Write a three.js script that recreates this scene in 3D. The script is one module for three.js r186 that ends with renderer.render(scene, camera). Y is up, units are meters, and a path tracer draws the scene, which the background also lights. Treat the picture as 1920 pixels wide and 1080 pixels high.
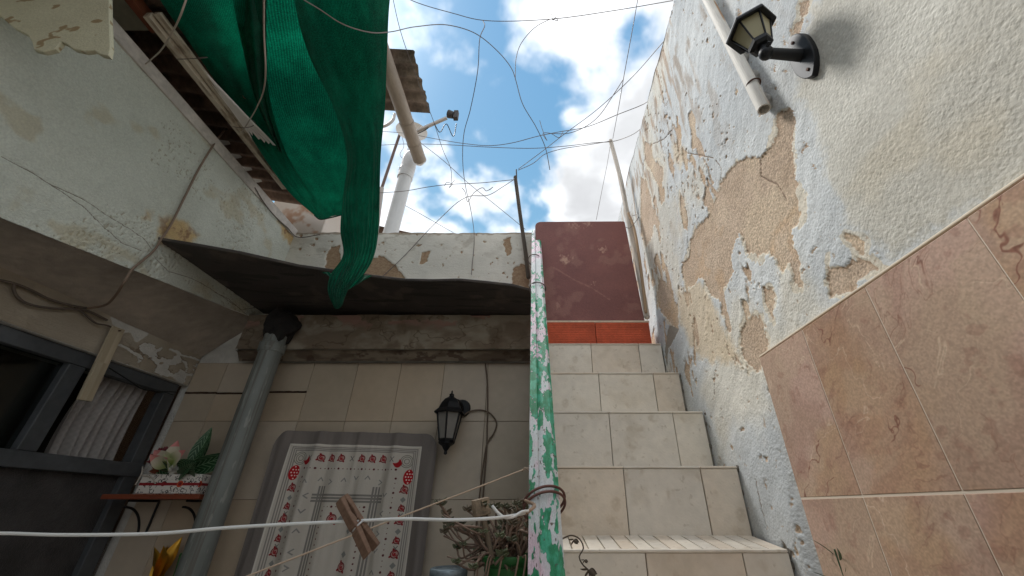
import * as THREE from 'three';
import { mergeGeometries } from 'three/addons/utils/BufferGeometryUtils.js';
import { RoundedBoxGeometry } from 'three/addons/geometries/RoundedBoxGeometry.js';

// ------------------------------------------------------------------ camera, sky, sun, exposure
const scene = new THREE.Scene();
const EYE = 1.15, F = 727, CX = 1010, CY = 540, TILT = 0.5166;
const camera = new THREE.PerspectiveCamera(2 * Math.atan(540 / F) * 180 / Math.PI, 16 / 9, 0.02, 400);
camera.position.set(0, EYE, 0);
camera.rotation.set(TILT, 0, 0);
camera.setViewOffset(1920, 1080, 960 - CX, 0, 1920, 1080);
const renderer = new THREE.WebGLRenderer({ antialias: true });
renderer.toneMapping = THREE.LinearToneMapping;
renderer.toneMappingExposure = 3.5;
renderer.shadowMap.enabled = true;
const SUN = new THREE.Vector3(-0.47, 0.83, -0.32).normalize();
const sun = new THREE.DirectionalLight(new THREE.Color(1.0, 0.975, 0.935), 0.9);
sun.position.copy(SUN).multiplyScalar(12);
sun.castShadow = true; sun.shadow.radius = 24; sun.shadow.mapSize.set(2048, 2048);
Object.assign(sun.shadow.camera, { left: -6, right: 6, top: 6, bottom: -6, near: 0.5, far: 30 });
scene.add(sun, sun.target);

// ------------------------------------------------------------------ noise and small maths
function rng(seed) { let s = seed >>> 0; return () => { s = (s + 0x6d2b79f5) | 0; let t = Math.imul(s ^ (s >>> 15), 1 | s); t = (t + Math.imul(t ^ (t >>> 7), 61 | t)) ^ t; return ((t ^ (t >>> 14)) >>> 0) / 4294967296; }; }
const hash = (x, y) => { let h = Math.imul(x, 374761393) + Math.imul(y, 668265263) | 0; h = Math.imul(h ^ (h >>> 13), 1274126177); return ((h ^ (h >>> 16)) >>> 0) / 4294967296; };
function vn(x, y) { const ix = Math.floor(x), iy = Math.floor(y); let fx = x - ix, fy = y - iy; fx = fx * fx * (3 - 2 * fx); fy = fy * fy * (3 - 2 * fy); const a = hash(ix, iy), b = hash(ix + 1, iy), c = hash(ix, iy + 1), d = hash(ix + 1, iy + 1); return a + (b - a) * fx + (c - a) * fy + (a - b - c + d) * fx * fy; }
function fbm(x, y, o = 4) { let s = 0, a = 0.5, n = 0; for (let i = 0; i < o; i++) { s += a * vn(x, y); n += a; a *= 0.5; x = x * 2.03 + 17.3; y = y * 2.03 + 9.1; } return s / n; }
const clamp = (x, a = 0, b = 1) => Math.min(b, Math.max(a, x));
const ss = (a, b, x) => { const t = clamp((x - a) / (b - a)); return t * t * (3 - 2 * t); };
const mix = (a, b, t) => a + (b - a) * t;
const mix3 = (a, b, t) => [mix(a[0], b[0], t), mix(a[1], b[1], t), mix(a[2], b[2], t)];
function sdPoly(x, y, p) { let d = 1e9, s = 1; for (let i = 0, j = p.length - 1; i < p.length; j = i++) { const ex = p[j][0] - p[i][0], ey = p[j][1] - p[i][1], wx = x - p[i][0], wy = y - p[i][1], t = clamp((wx * ex + wy * ey) / (ex * ex + ey * ey)), bx = wx - ex * t, by = wy - ey * t; d = Math.min(d, bx * bx + by * by); const c1 = y >= p[i][1], c2 = y < p[j][1], c3 = ex * wy > ey * wx; if ((c1 && c2 && c3) || (!c1 && !c2 && !c3)) s = -s; } return s * Math.sqrt(d); }
function sdLine(x, y, p) { let d = 1e9; for (let i = 0; i + 1 < p.length; i++) { const ex = p[i + 1][0] - p[i][0], ey = p[i + 1][1] - p[i][1], wx = x - p[i][0], wy = y - p[i][1], t = clamp((wx * ex + wy * ey) / (ex * ex + ey * ey)), bx = wx - ex * t, by = wy - ey * t; d = Math.min(d, bx * bx + by * by); } return Math.sqrt(d); }
// a place in the yard from a bearing (u, v in photograph pixels): rays() gives x and height per metre of depth
const sT = Math.sin(TILT), cT = Math.cos(TILT);
function ray(u, v) { const a = (u - CX) / F, b = (CY - v) / F, z = cT - b * sT; return [a / z, (sT + b * cT) / z]; }
const W = (x, y, d) => new THREE.Vector3(x, EYE + y, -d);           // y above the eye, d metres ahead
const P = (u, v, d) => { const r = ray(u, v); return W(r[0] * d, r[1] * d, d); };
const onX = (u, v, x) => { const r = ray(u, v); return [x / r[0], r[1] * x / r[0]]; };       // [d, y] on the plane x
const onY = (u, v, y) => { const r = ray(u, v); return [r[0] * y / r[1], y / r[1]]; };       // [x, d] on the level y

// ------------------------------------------------------------------ the sky: air and broken cloud
{
  const SW = 2048, SH = 1024, data = new Float32Array(SW * SH * 4);
  const look = (u, v) => { const r = ray(u, v); return new THREE.Vector3(r[0], r[1], -1).normalize(); };
  const spots = [[770, 40, -0.14, 0.07], [905, 225, -0.30, 0.09], [1045, 330, -0.34, 0.07], [760, 190, -0.18, 0.06], [1222, 80, -0.5, 0.07], [1080, 210, -0.2, 0.06], [1160, 330, -0.14, 0.05], [840, 120, 0.14, 0.05], [850, 370, 0.16, 0.10], [960, 60, 0.06, 0.10]].map(([u, v, w, s]) => [look(u, v), w, s]);
  for (let j = 0; j < SH; j++) {
    const el = ((j + 0.5) / SH - 0.5) * Math.PI, y = Math.sin(el), c = Math.cos(el);
    for (let i = 0; i < SW; i++) {
      const az = ((i + 0.5) / SW - 0.5) * 2 * Math.PI, x = Math.cos(az) * c, z = Math.sin(az) * c, o = (j * SW + i) * 4;
      if (y < -0.02) { data[o] = 0.25; data[o + 1] = 0.24; data[o + 2] = 0.22; data[o + 3] = 1; continue; }
      const k = 1 / (Math.max(y, 0) + 0.28), px = x * k * 3.4 + 4.2, pz = z * k * 3.4 + 7.7;
      const wx = fbm(px * 1.3 + 31, pz * 1.3, 4) - 0.5, wz = fbm(px * 1.3, pz * 1.3 + 57, 4) - 0.5;
      let n = fbm(px + wx * 1.1, pz + wz * 1.1, 7), bias = 0.32;
      for (const [d, w, s] of spots) { const dd = 1 - (d.x * x + d.y * y + d.z * z); bias += w * Math.exp(-dd / (s * s)); }
      const q = n + bias * 0.55, a = ss(0.40, 0.66, q + 0.50 * (fbm(px * 3.1 + 3, pz * 3.1, 6) - 0.5)), thick = ss(0.54, 0.86, q + 0.5 * (fbm(px * 2.6 + 5, pz * 2.6, 5) - 0.5));
      const sd = x * SUN.x + y * SUN.y + z * SUN.z, glow = Math.exp(-(1 - sd) / 0.012) * 0.8 + Math.exp(-(1 - sd) / 0.08) * 0.06;
      const up = ss(0, 1, y), blue = [mix(0.125, 0.044, up), mix(0.21, 0.112, up), mix(0.26, 0.198, up)];
      const fine = 0.88 + 0.24 * fbm(px * 5, pz * 5, 4);
      const lum = mix(0.40, 0.24, thick) * fine;
      for (let ch = 0; ch < 3; ch++) data[o + ch] = mix(blue[ch], lum * [0.98, 1.0, 1.03][ch], a) + glow * [1, 0.97, 0.9][ch];
      data[o + 3] = 1;
    }
  }
  const t = new THREE.DataTexture(data, SW, SH, THREE.RGBAFormat, THREE.FloatType);
  t.mapping = THREE.EquirectangularReflectionMapping; t.magFilter = THREE.LinearFilter; t.wrapS = THREE.RepeatWrapping; t.needsUpdate = true;
  scene.background = t; scene.environment = t;
}

// ------------------------------------------------------------------ textures and materials
function tex(size, fn, srgb = true, h = size) {
  const data = new Uint8Array(size * h * 4);
  for (let j = 0, o = 0; j < h; j++) for (let i = 0; i < size; i++, o += 4) { const c = fn((i + 0.5) / size, (j + 0.5) / h); data[o] = clamp(c[0], 0, 255); data[o + 1] = clamp(c[1], 0, 255); data[o + 2] = clamp(c[2], 0, 255); data[o + 3] = 255; }
  const t = new THREE.DataTexture(data, size, h); if (srgb) t.colorSpace = THREE.SRGBColorSpace;
  t.magFilter = THREE.LinearFilter; t.minFilter = THREE.LinearMipmapLinearFilter; t.wrapS = t.wrapT = THREE.RepeatWrapping; t.needsUpdate = true; return t;
}
// tileable noise: wraps by blending two reads
const tn = (u, v, f, o) => { const a = fbm(u * f, v * f, o), b = fbm((u - 1) * f, v * f, o), c = fbm(u * f, (v - 1) * f, o), d = fbm((u - 1) * f, (v - 1) * f, o); const x = ss(0.7, 1, u), y = ss(0.7, 1, v); return mix(mix(a, b, x), mix(c, d, x), y); };
const grit = tex(512, (u, v) => { const n = tn(u, v, 60, 3) * 0.6 + tn(u, v, 14, 3) * 0.4; const g = 255 * ss(0.2, 0.8, n); return [g, g, g]; }, false);
const gritAt = (r) => { const t = grit.clone(); t.repeat.set(r, r); t.needsUpdate = true; return t; };
const mottle = (base, amp, f = 8, seed = 0) => tex(512, (u, v) => { const n = tn(u + seed * 0, v, f, 5) - 0.5, m = tn(u, v, f * 7, 3) - 0.5; const k = 1 + amp * (n * 1.6 + m * 0.7); return base.map((c) => c * k); });
const mat = (o) => new THREE.MeshStandardMaterial({ roughness: 0.85, ...o });
const rgb = (r, g, b) => new THREE.Color(`rgb(${r},${g},${b})`);
function part(parent, name, geo, m) { const o = new THREE.Mesh(geo, m); o.name = name; o.castShadow = o.receiveShadow = true; parent.add(o); return o; }
const taken = new Map();
function numbered(name) { const k = taken.get(name) ?? 0; taken.set(name, k + 1); return k ? `${name}_${String(k).padStart(3, '0')}` : name; }
function thing(name, label, category, pos, group) { const g = new THREE.Group(); g.name = numbered(name); if (pos) g.position.copy(pos); g.userData = { label, category }; if (group) g.userData.group = group; scene.add(g); return g; }
function solo(name, label, category, geo, m, group) { const o = part(scene, numbered(name), geo, m); o.userData = { label, category }; if (group) o.userData.group = group; return o; }
function structure(name, geo, m) { const o = part(scene, numbered(name), geo, m); o.userData = { kind: 'structure' }; return o; }
// box between two corners, uv in metres
function uvBox(g, s = 1, ox = 0, oy = 0) { const n = g.attributes.normal, p = g.attributes.position, uv = new Float32Array(p.count * 2); for (let i = 0; i < p.count; i++) { const ax = Math.abs(n.getX(i)), ay = Math.abs(n.getY(i)), az = Math.abs(n.getZ(i)); let a, b; if (ax >= ay && ax >= az) { a = p.getZ(i); b = p.getY(i); } else if (ay >= az) { a = p.getX(i); b = p.getZ(i); } else { a = p.getX(i); b = p.getY(i); } uv[i * 2] = a * s + ox; uv[i * 2 + 1] = b * s + oy; } g.setAttribute('uv', new THREE.BufferAttribute(uv, 2)); return g; }
function box(x0, x1, y0, y1, d0, d1, r = 0) { const w = x1 - x0, h = y1 - y0, l = d1 - d0; const g = r ? new RoundedBoxGeometry(w, h, l, 1, r) : new THREE.BoxGeometry(w, h, l); g.translate((x0 + x1) / 2, EYE + (y0 + y1) / 2, -(d0 + d1) / 2); return uvBox(g); }
function tube(pts, r, seg = 40, rad = 6, closed = false) { return new THREE.TubeGeometry(new THREE.CatmullRomCurve3(pts, closed, 'centripetal'), seg, r, rad, closed); }
function capped(pts, r, seg, rad) { const g = tube(pts, r, seg, rad); const caps = [pts[0], pts[pts.length - 1]].map((p) => { const s = new THREE.SphereGeometry(r * 0.98, rad, 4); s.translate(p.x, p.y, p.z); return s; }); return mergeGeometries([g, ...caps]); }
function rod(a, b, r0, r1 = r0, seg = 12) { const v = b.clone().sub(a), g = new THREE.CylinderGeometry(r1, r0, v.length(), seg, 1); g.applyQuaternion(new THREE.Quaternion().setFromUnitVectors(new THREE.Vector3(0, 1, 0), v.clone().normalize())); const c = a.clone().add(b).multiplyScalar(0.5); g.translate(c.x, c.y, c.z); return g; }
// a bar of rectangular section from a to b; side is the direction its width runs in
function bar(a, b, w, t, side, r = 0.002) { const v = b.clone().sub(a), l = v.length(), y = v.normalize(), x = side.clone().addScaledVector(y, -side.dot(y)).normalize(), z = x.clone().cross(y); const g = new RoundedBoxGeometry(w, l, t, 1, r); uvBox(g); g.applyMatrix4(new THREE.Matrix4().makeBasis(x, y, z)); const c = a.clone().add(b).multiplyScalar(0.5); g.translate(c.x, c.y, c.z); return g; }

// relief(): a sheet of plaster with real relief. fn(s, t) -> [r, g, b (sRGB), height]; place(s, t, h) -> point
function relief(parent, name, { s0, s1, t0, t1, nx, ny, tw, th, fn, place, top, bottom, rough = 0.92, bump = 0.0015, bumpRep = 4 }) {
  const map = tex(tw, (u, v) => fn(mix(s0, s1, u), mix(t0, t1, v)), true, th); map.wrapS = map.wrapT = THREE.ClampToEdgeWrapping;
  const pos = new Float32Array((nx + 1) * (ny + 1) * 3), uv = new Float32Array((nx + 1) * (ny + 1) * 2), idx = [];
  for (let j = 0, k = 0; j <= ny; j++) for (let i = 0; i <= nx; i++, k++) {
    const s = mix(s0, s1, i / nx), lo = bottom ? bottom(s) : t0, hi = top ? top(s) : t1, t = mix(lo, hi, j / ny), h = fn(s, t)[3], p = place(s, t, h);
    pos[k * 3] = p.x; pos[k * 3 + 1] = p.y; pos[k * 3 + 2] = p.z; uv[k * 2] = (s - s0) / (s1 - s0); uv[k * 2 + 1] = (t - t0) / (t1 - t0);
    if (i < nx && j < ny) idx.push(k, k + 1, k + nx + 2, k, k + nx + 2, k + nx + 1);
  }
  const g = new THREE.BufferGeometry(); g.setAttribute('position', new THREE.BufferAttribute(pos, 3)); g.setAttribute('uv', new THREE.BufferAttribute(uv, 2)); g.setIndex(idx); g.computeVertexNormals();
  return part(parent, name, g, mat({ map, roughness: rough, bumpMap: gritAt(bumpRep), bumpScale: bump, side: THREE.DoubleSide }));
}
const M = {
  cement: mat({ map: mottle([150, 142, 130], 0.35, 6), roughness: 0.95, bumpMap: gritAt(3), bumpScale: 0.002 }),
  plaster: mat({ map: mottle([208, 205, 198], 0.16, 5), roughness: 0.93, bumpMap: gritAt(3), bumpScale: 0.002 }),
  grout: mat({ color: rgb(150, 136, 118), roughness: 0.95 }),
  paleGrout: mat({ color: rgb(226, 212, 194), roughness: 0.9 }),
  iron: mat({ color: rgb(26, 27, 30), roughness: 0.5, metalness: 0.3 }),
  wire: mat({ color: rgb(116, 106, 102), roughness: 0.55, metalness: 0.5 }),
  substrate: mat({ map: mottle([70, 52, 42], 0.5, 12), roughness: 1 }),
  paleWire: mat({ color: rgb(176, 162, 148), roughness: 0.6, metalness: 0.2 }),
  greyWire: mat({ color: rgb(128, 118, 110), roughness: 0.6, metalness: 0.3 }),
  rust: mat({ color: rgb(92, 64, 52), roughness: 0.75, metalness: 0.3 }),
};

// ================================================================== THE SETTING
structure('patio_floor', box(-4.6, 1.4, -EYE - 0.2, -EYE, -3, 6), mat({ map: mottle([204, 198, 188], 0.16, 6), roughness: 0.7 }));
structure('ground', box(-60, 60, -EYE - 0.5, -EYE - 0.21, -60, 60), mat({ map: mottle([140, 126, 108], 0.2, 6), roughness: 0.95 }));
structure('roof_terrace', box(-1.72, 0.66, 0.80, 0.93, 2.27, 6), M.cement);

// ------------------------------------------------------------------ right-hand wall
const XR = 0.68, D0 = 1.2, RUN = 0.18, RISE = 0.2124, Y0 = -0.0918, XS = 0.645;
const rw = (u, v) => onX(u, v, XR);
const poly = (list) => { const p = list.map(([u, v]) => rw(u, v)); let a = 1e9, b = -1e9, c = 1e9, e = -1e9; for (const [x, y] of p) { a = Math.min(a, x); b = Math.max(b, x); c = Math.min(c, y); e = Math.max(e, y); } p.box = [a, b, c, e]; return p; };
const farFrom = (p, x, y, m) => x < p.box[0] - m || x > p.box[1] + m || y < p.box[2] - m || y > p.box[3] + m;
const bare = [
  [[1488, 207], [1488, 233], [1484, 283], [1485, 317], [1494, 350], [1499, 400], [1501, 409], [1486, 430], [1483, 450], [1498, 483], [1508, 542], [1498, 542], [1489, 530], [1486, 504], [1477, 495], [1467, 510], [1459, 495], [1441, 474], [1424, 480], [1401, 474], [1397, 456], [1387, 441], [1378, 453], [1372, 489], [1378, 507], [1370, 527], [1358, 545], [1345, 561], [1335, 554], [1326, 533], [1317, 521], [1287, 542], [1280, 510], [1281, 492], [1293, 483], [1295, 456], [1304, 430], [1317, 418], [1330, 403], [1347, 369], [1352, 342], [1372, 319], [1380, 303], [1397, 292], [1424, 297], [1438, 281], [1460, 247], [1458, 219], [1480, 203]],
  [[1554, 486], [1558, 504], [1590, 498], [1593, 492], [1640, 495], [1650, 503], [1581, 558], [1557, 562], [1554, 527]],
  [[1397, 593], [1430, 591], [1436, 619], [1441, 646], [1430, 667], [1430, 699], [1406, 690], [1391, 667], [1387, 637]],
  [[1444, 539], [1452, 551], [1450, 590], [1453, 607], [1444, 593], [1433, 569], [1433, 545]],
  [[1587, 440], [1607, 441], [1622, 453], [1619, 477], [1604, 464], [1590, 450]],
  [[1201, 331], [1211, 339], [1226, 397], [1224, 440], [1213, 463], [1203, 440], [1202, 390]],
  [[1209, 264], [1222, 272], [1224, 294], [1244, 317], [1241, 381], [1233, 344], [1222, 322], [1209, 300]],
  [[1235, 523], [1247, 527], [1263, 557], [1270, 573], [1277, 617], [1263, 607], [1247, 587], [1237, 567]],
  [[1500, 6], [1517, 2], [1514, 25], [1501, 30]], [[1490, 46], [1506, 38], [1500, 62], [1490, 63]],
  [[1353, 570], [1360, 574], [1358, 590], [1353, 588]], [[1276, 360], [1283, 375], [1290, 430], [1284, 425], [1276, 395]],
].map(poly);
const greyPatch = [[[1262, 610], [1277, 617], [1273, 637], [1263, 653], [1260, 693], [1256, 660]], [[1486, 1015], [1496, 1030], [1500, 1060], [1490, 1055]]].map(poly);
const tanStain = [[[1261, 258], [1274, 261], [1288, 286], [1277, 317], [1263, 300]], [[1270, 548], [1317, 524], [1338, 560], [1359, 613], [1388, 661], [1391, 684], [1341, 684], [1302, 655], [1279, 607]], [[1535, 0], [1600, 20], [1560, 60], [1520, 50]]].map(poly);
const stucco = poly([[1545, -200], [1532, 0], [1512, 60], [1498, 120], [1490, 195], [1522, 212], [1530, 240], [1542, 300], [1545, 330], [1570, 390], [1600, 430], [1640, 462], [1680, 480], [1920, 350], [2700, 300], [2700, -200]]);
const cracks = [[[1424, 297], [1425, 330], [1455, 345], [1472, 378]], [[1352, 342], [1354, 315], [1345, 300]], [[1290, 286], [1306, 290], [1340, 296]], [[1240, 640], [1262, 700]], [[1345, 700], [1350, 740]], [[1222, 272], [1245, 262], [1262, 244]], [[1278, 320], [1280, 350], [1290, 420], [1292, 470]], [[1435, 900], [1445, 950], [1455, 985]], [[1250, 640], [1256, 690]], [[1208, 300], [1196, 420], [1188, 450]], [[1480, 203], [1486, 185], [1498, 172]]].map((l) => l.map(([u, v]) => rw(u, v)));
const wallCache = [0, 0, 0, 0];
function wallFn(d, y) {
  const nb = fbm(d * 22, y * 22, 4) - 0.5, nf = vn(d * 120, y * 120) - 0.5, nl = fbm(d * 2.3 + 3, y * 2.3, 4) - 0.5;
  const wob = nb * 0.034 + nf * 0.012;
  let sdB = 1; for (const p of bare) if (!farFrom(p, d, y, 0.05)) sdB = Math.min(sdB, sdPoly(d, y, p) + wob * Math.min(1, (p.box[1] - p.box[0]) * 12));
  // scattered flakes in the whitewash
  const sdP = sdB, zone = ss(0.25, 0.5, y) * ss(2.0, 1.5, y) * ss(0.9, 1.15, d); if (zone > 0) sdB = Math.min(sdB, (0.625 - fbm(d * 15 + 3, y * 6 + 60, 5)) * 0.10 + (1 - zone) * 0.05);
  const fl = fbm(d * 44 + 50, y * 40, 3); let flake = (0.215 - fl) * 0.05; const high = ss(0.9, 2.0, y) * ss(0.7, 1.4, d);
  flake += high * (fbm(d * 9 + 11, y * 3.2 + 5, 4) - 0.60) * 0.05;
  const st = 1 - ss(-0.03, 0.012, sdPoly(d, y, stucco) + wob * 1.3);
  sdB = Math.min(sdB, -flake + st * 0.02);
  const b = 1 - ss(-0.0015, 0.0012, sdB);
  let c = mix3([210, 213, 213], [194, 198, 200], ss(-0.22, 0.25, nl + nb * 0.3));
  // old lime layers show through as warm and ochre patches
  const warm = ss(0.50, 0.68, fbm(d * 3.1 + 8, y * 2.4 + 2, 5)); c = mix3(c, [214, 205, 186], warm * 0.55);
  const dirt = ss(0.56, 0.74, fbm(d * 16, y * 5 + 40, 5)) * ss(0.8, 2.1, y); c = mix3(c, [150, 132, 116], dirt * 0.7);
  const streak = ss(0.60, 0.74, fbm(d * 34 + 5, y * 4 + 3, 4)) * high; c = mix3(c, [166, 140, 118], streak * 0.8);
  for (const p of tanStain) if (!farFrom(p, d, y, 0.08)) { const s = 1 - ss(-0.03, 0.02, sdPoly(d, y, p) + wob * 1.5); c = mix3(c, [212, 192, 162], s * 0.75); }
  const old = (1 - ss(-0.001, 0.001, sdP - 0.010 - (fbm(d * 17 + 33, y * 17, 4) - 0.5) * 0.06)) * (1 - st); c = mix3(c, [213, 203, 184], old * 0.85);
  const fine = vn(d * 260, y * 260);
  const tro = fbm((d + y) * 26, (d - y) * 5, 4) - 0.5; c = c.map((k) => k * (1 + tro * 0.10));
  let h = 0.0036 + nl * 0.011 + nb * 0.0022 + nf * 0.0006 + tro * 0.0030 - old * 0.0014;
  // stucco: thicker, cream and knobbly
  if (st > 0) { const kn = vn(d * 150, y * 110) * 0.6 + vn(d * 70, y * 60) * 0.4; const sc = mix3([210, 207, 197], [194, 190, 179], ss(-0.2, 0.25, nl + nb * 0.4)); const sc2 = mix3(sc, [206, 188, 156], ss(0.58, 0.74, fbm(d * 5 + 20, y * 5, 4)) * 0.22); c = mix3(c, sc2, st); h = mix(h, 0.0050 + nl * 0.008 + kn * 0.0015, st); }
  const pit = vn(d * 95 + 9, y * 95) * vn(d * 60, y * 60 + 4); if (pit < 0.014 && st < 0.5) { c = mix3(c, [170, 150, 130], 0.6); h -= 0.0012; }
  c = c.map((k) => k * (0.955 + 0.09 * fine));
  if (b > 0) {
    const n2 = fbm(d * 8 + 60, y * 8, 5); let cb = mix3([200, 180, 159], [180, 157, 134], n2 * 1.4 - 0.2); cb = mix3(cb, [204, 184, 158], ss(0.5, 0.7, fbm(d * 5, y * 5 + 70, 4)) * 0.7); cb = mix3(cb, [190, 146, 100], ss(0.60, 0.78, fbm(d * 12 + 2, y * 12, 4)) * 0.25);
    const gr = vn(d * 300, y * 300); cb = cb.map((k) => k * (0.84 + 0.3 * gr));
    const rim = 1 - ss(0.0, 0.012, -sdB); cb = mix3(cb, [150, 116, 90], rim * 0.35 * vn(d * 50, y * 50));
    c = mix3(c, cb, b); h = mix(h, -0.0005 + nl * 0.011 + nb * 0.003 + (gr - 0.5) * 0.0012, b);
  } else { const lift = 1 - ss(0, 0.011, sdB); if (lift > 0) h += lift * 0.0022 * ss(0.5, 0.75, vn(d * 25, y * 25)); }
  for (const p of greyPatch) if (!farFrom(p, d, y, 0.03)) { const s = 1 - ss(-0.002, 0.002, sdPoly(d, y, p) + wob * 0.5); c = mix3(c, [150, 143, 132], s); h = mix(h, 0.001, s); }
  if (d > 0.7) for (const l of cracks) { const q = sdLine(d + wob * 0.35, y + nf * 0.008, l); if (q < 0.0045) { const s = 1 - ss(0.0010, 0.0030, q); c = mix3(c, [120, 100, 84], s * 0.8); h -= s * 0.004; } }
  return [c[0], c[1], c[2], h];
}
const topR = (d) => 2.20 - 1.15 * ss(0.85, 0.28, d) + 0.05 * (fbm(d * 3 + 2, 4.4, 3) - 0.5) + 0.035 * (fbm(d * 14, 8.1, 3) - 0.5) - 0.06 * ss(2.0, 2.6, d);
const wallRight = thing('courtyard_wall', 'tall white courtyard wall with peeling paint and bare brown patches above the stairs', 'wall');
relief(wallRight, 'plaster_face', { s0: 0.22, s1: 2.9, t0: -0.55, t1: 2.26, nx: 640, ny: 620, tw: 2048, th: 2048, fn: wallFn, place: (d, y, h) => W(XR - h - 0.022 * ss(0.42, 0.04, y - Math.min(Y0 + RISE * (d - D0) / RUN, Y0 + RISE * 4)) * ss(1.118, 1.17, d), y, d), top: topR, bump: 0.0011, bumpRep: 9 });
{
  part(wallRight, 'wall_core', box(XR + 0.02, 0.98, -EYE + 0.001, 2.10, 1.0, 5.6), M.plaster); part(wallRight, 'wall_core', box(XR + 0.02, 0.98, -EYE + 0.001, 0.98, -2.6, 0.998), M.plaster);
  // rounded, crumbling top edge behind the face
  const pos = [], idx = []; const n = 120; for (let i = 0; i <= n; i++) { const d = mix(0.22, 2.9, i / n), t = topR(d); pos.push(XR - 0.004, EYE + t, -d, XR + 0.05, EYE + t + 0.012 * vn(d * 20, 3), -d, 0.9, EYE + t - 0.01, -d, 0.985, EYE + t - 0.2, -d); if (i < n) for (let k = 0; k < 3; k++) { const a = i * 4 + k; idx.push(a, a + 1, a + 5, a, a + 5, a + 4); } }
  const g = new THREE.BufferGeometry(); g.setAttribute('position', new THREE.Float32BufferAttribute(pos, 3)); g.setIndex(idx); g.computeVertexNormals(); uvBox(g); part(wallRight, 'coping', g, M.plaster);
  part(wallRight, 'plain_face', box(XR - 0.004, XR + 0.019, -EYE + 0.002, 0.98, -2.55, 0.219), M.plaster);
  part(wallRight, 'plain_face', box(XR - 0.004, XR + 0.019, -EYE + 0.002, -0.551, 0.22, 2.9), M.plaster);
}
// marble-patterned wall tiles
const marble = tex(1024, (u, v) => {
  const wx = tn(u, v, 4, 5) - 0.5, wy = tn(v, u, 4, 5) - 0.5, U = u + wx * 0.22, V = v + wy * 0.22;
  const A = U + V, B = U - V; let c = mix3([196, 165, 150], [189, 162, 143], ss(0.38, 0.62, tn(u, v, 5, 4))); c = mix3(c, [186, 148, 108], ss(0.56, 0.72, tn(v, u, 5, 4)) * 0.4); c = mix3(c, [162, 126, 112], ss(0.46, 0.64, fbm(A * 5 + 9, B * 11, 5)) * 0.28); c = mix3(c, [196, 172, 150], ss(0.52, 0.66, fbm(A * 4 + 40, B * 9 + 3, 5)) * 0.45);
  const ridge = (f, o, w) => 1 - ss(0, w, Math.abs(fbm(A * f + o, B * f * 2.2 - o, 5) - 0.5)); const br = (f, o) => ss(0.46, 0.58, fbm(u * f + o, v * f, 3));
  c = mix3(c, [138, 96, 82], ridge(3.5, 3, 0.010) * br(8, 4) * 0.9); c = mix3(c, [146, 106, 92], ridge(7, 21, 0.02) * br(14, 40) * 0.45); c = mix3(c, [214, 190, 168], ridge(3, 55, 0.007) * br(9, 70) * 0.85); c = mix3(c, [146, 104, 92], ss(0.62, 0.72, fbm(u * 40, v * 40, 3)) * br(6, 90) * 0.25);
  const f = 0.93 + 0.14 * vn(u * 330, v * 330); return c.map((k) => k * f);
});
const marbleMat = [0, 1, 2].map((i) => mat({ map: marble, roughness: 0.24 + 0.05 * i, color: [rgb(255, 255, 255), rgb(252, 249, 246), rgb(250, 250, 246)][i], bumpMap: gritAt(2), bumpScale: 0.0003 }));
{
  const R = rng(11), cols = [1.114, 0.898, 0.682, 0.467, 0.252, 0.036, -0.18, -0.396], rows = [0.392, 0.0215, -0.349, -0.72, -1.09];
  const shapes = []; for (let k = 0; k < 10; k++) { const g = new RoundedBoxGeometry(0.010, 0.3660, 0.2134, 1, 0.0012); uvBox(g, 1.0); { const uv = g.attributes.uv, q = k % 2 ? -1 : 1, ox = 0.14 + 0.72 * R(), oy = 0.21 + 0.58 * R(); for (let i = 0; i < uv.count; i++) uv.setXY(i, ox + q * uv.getX(i), oy + q * uv.getY(i)); } shapes.push(g); }
  for (let j = 0; j < 4; j++) for (let i = 0; i < 7; i++) { const o = part(wallRight, 'wall_tile', shapes[(i * 3 + j * 5) % 10], marbleMat[(i + j * 2) % 3]); o.position.copy(W(XR - 0.014 - 0.0008 * R(), (rows[j] + rows[j + 1]) / 2, (cols[i] + cols[i + 1]) / 2)); o.rotation.y = (R() - 0.5) * 0.006; }
  part(wallRight, 'grout', box(XR - 0.0184, XR - 0.002, -1.12, 0.3885, -0.396, 1.1125), M.paleGrout);
  part(wallRight, 'tile_edge', box(XR - 0.018, XR - 0.001, 0.3930, 0.3985, -0.396, 1.116, 0.002), mat({ color: rgb(222, 208, 186), roughness: 0.8 }));
}

// ------------------------------------------------------------------ the stairs
const nose = (i) => [D0 + RUN * i, Y0 + RISE * i];
const stepTile = tex(512, (u, v) => { const n = tn(u, v, 5, 5), m = tn(u * 1, v, 30, 3), l = ss(0.55, 0.75, tn(u, v, 12, 4)); let c = mix3([236, 230, 221], [226, 219, 209], n); c = mix3(c, [194, 182, 166], l * 0.6 * ss(0.3, 0.7, m)); c = mix3(c, [150, 134, 114], ss(0.72, 0.82, tn(v, u, 46, 3)) * 0.22); c = mix3(c, [196, 184, 166], ss(0.54, 0.78, tn(1 - u, v, 9, 5)) * 0.25); return c.map((k) => k * (0.96 + 0.08 * m)); });
const stepMats = [[255, 252, 246], [248, 246, 242], [252, 244, 234]].map((c) => mat({ map: stepTile, color: rgb(...c), roughness: 0.42, bumpMap: gritAt(2), bumpScale: 0.0003 }));
const stairs = thing('staircase', 'steep beige tiled steps climbing between the handrail and the white wall', 'stairs');
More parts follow.
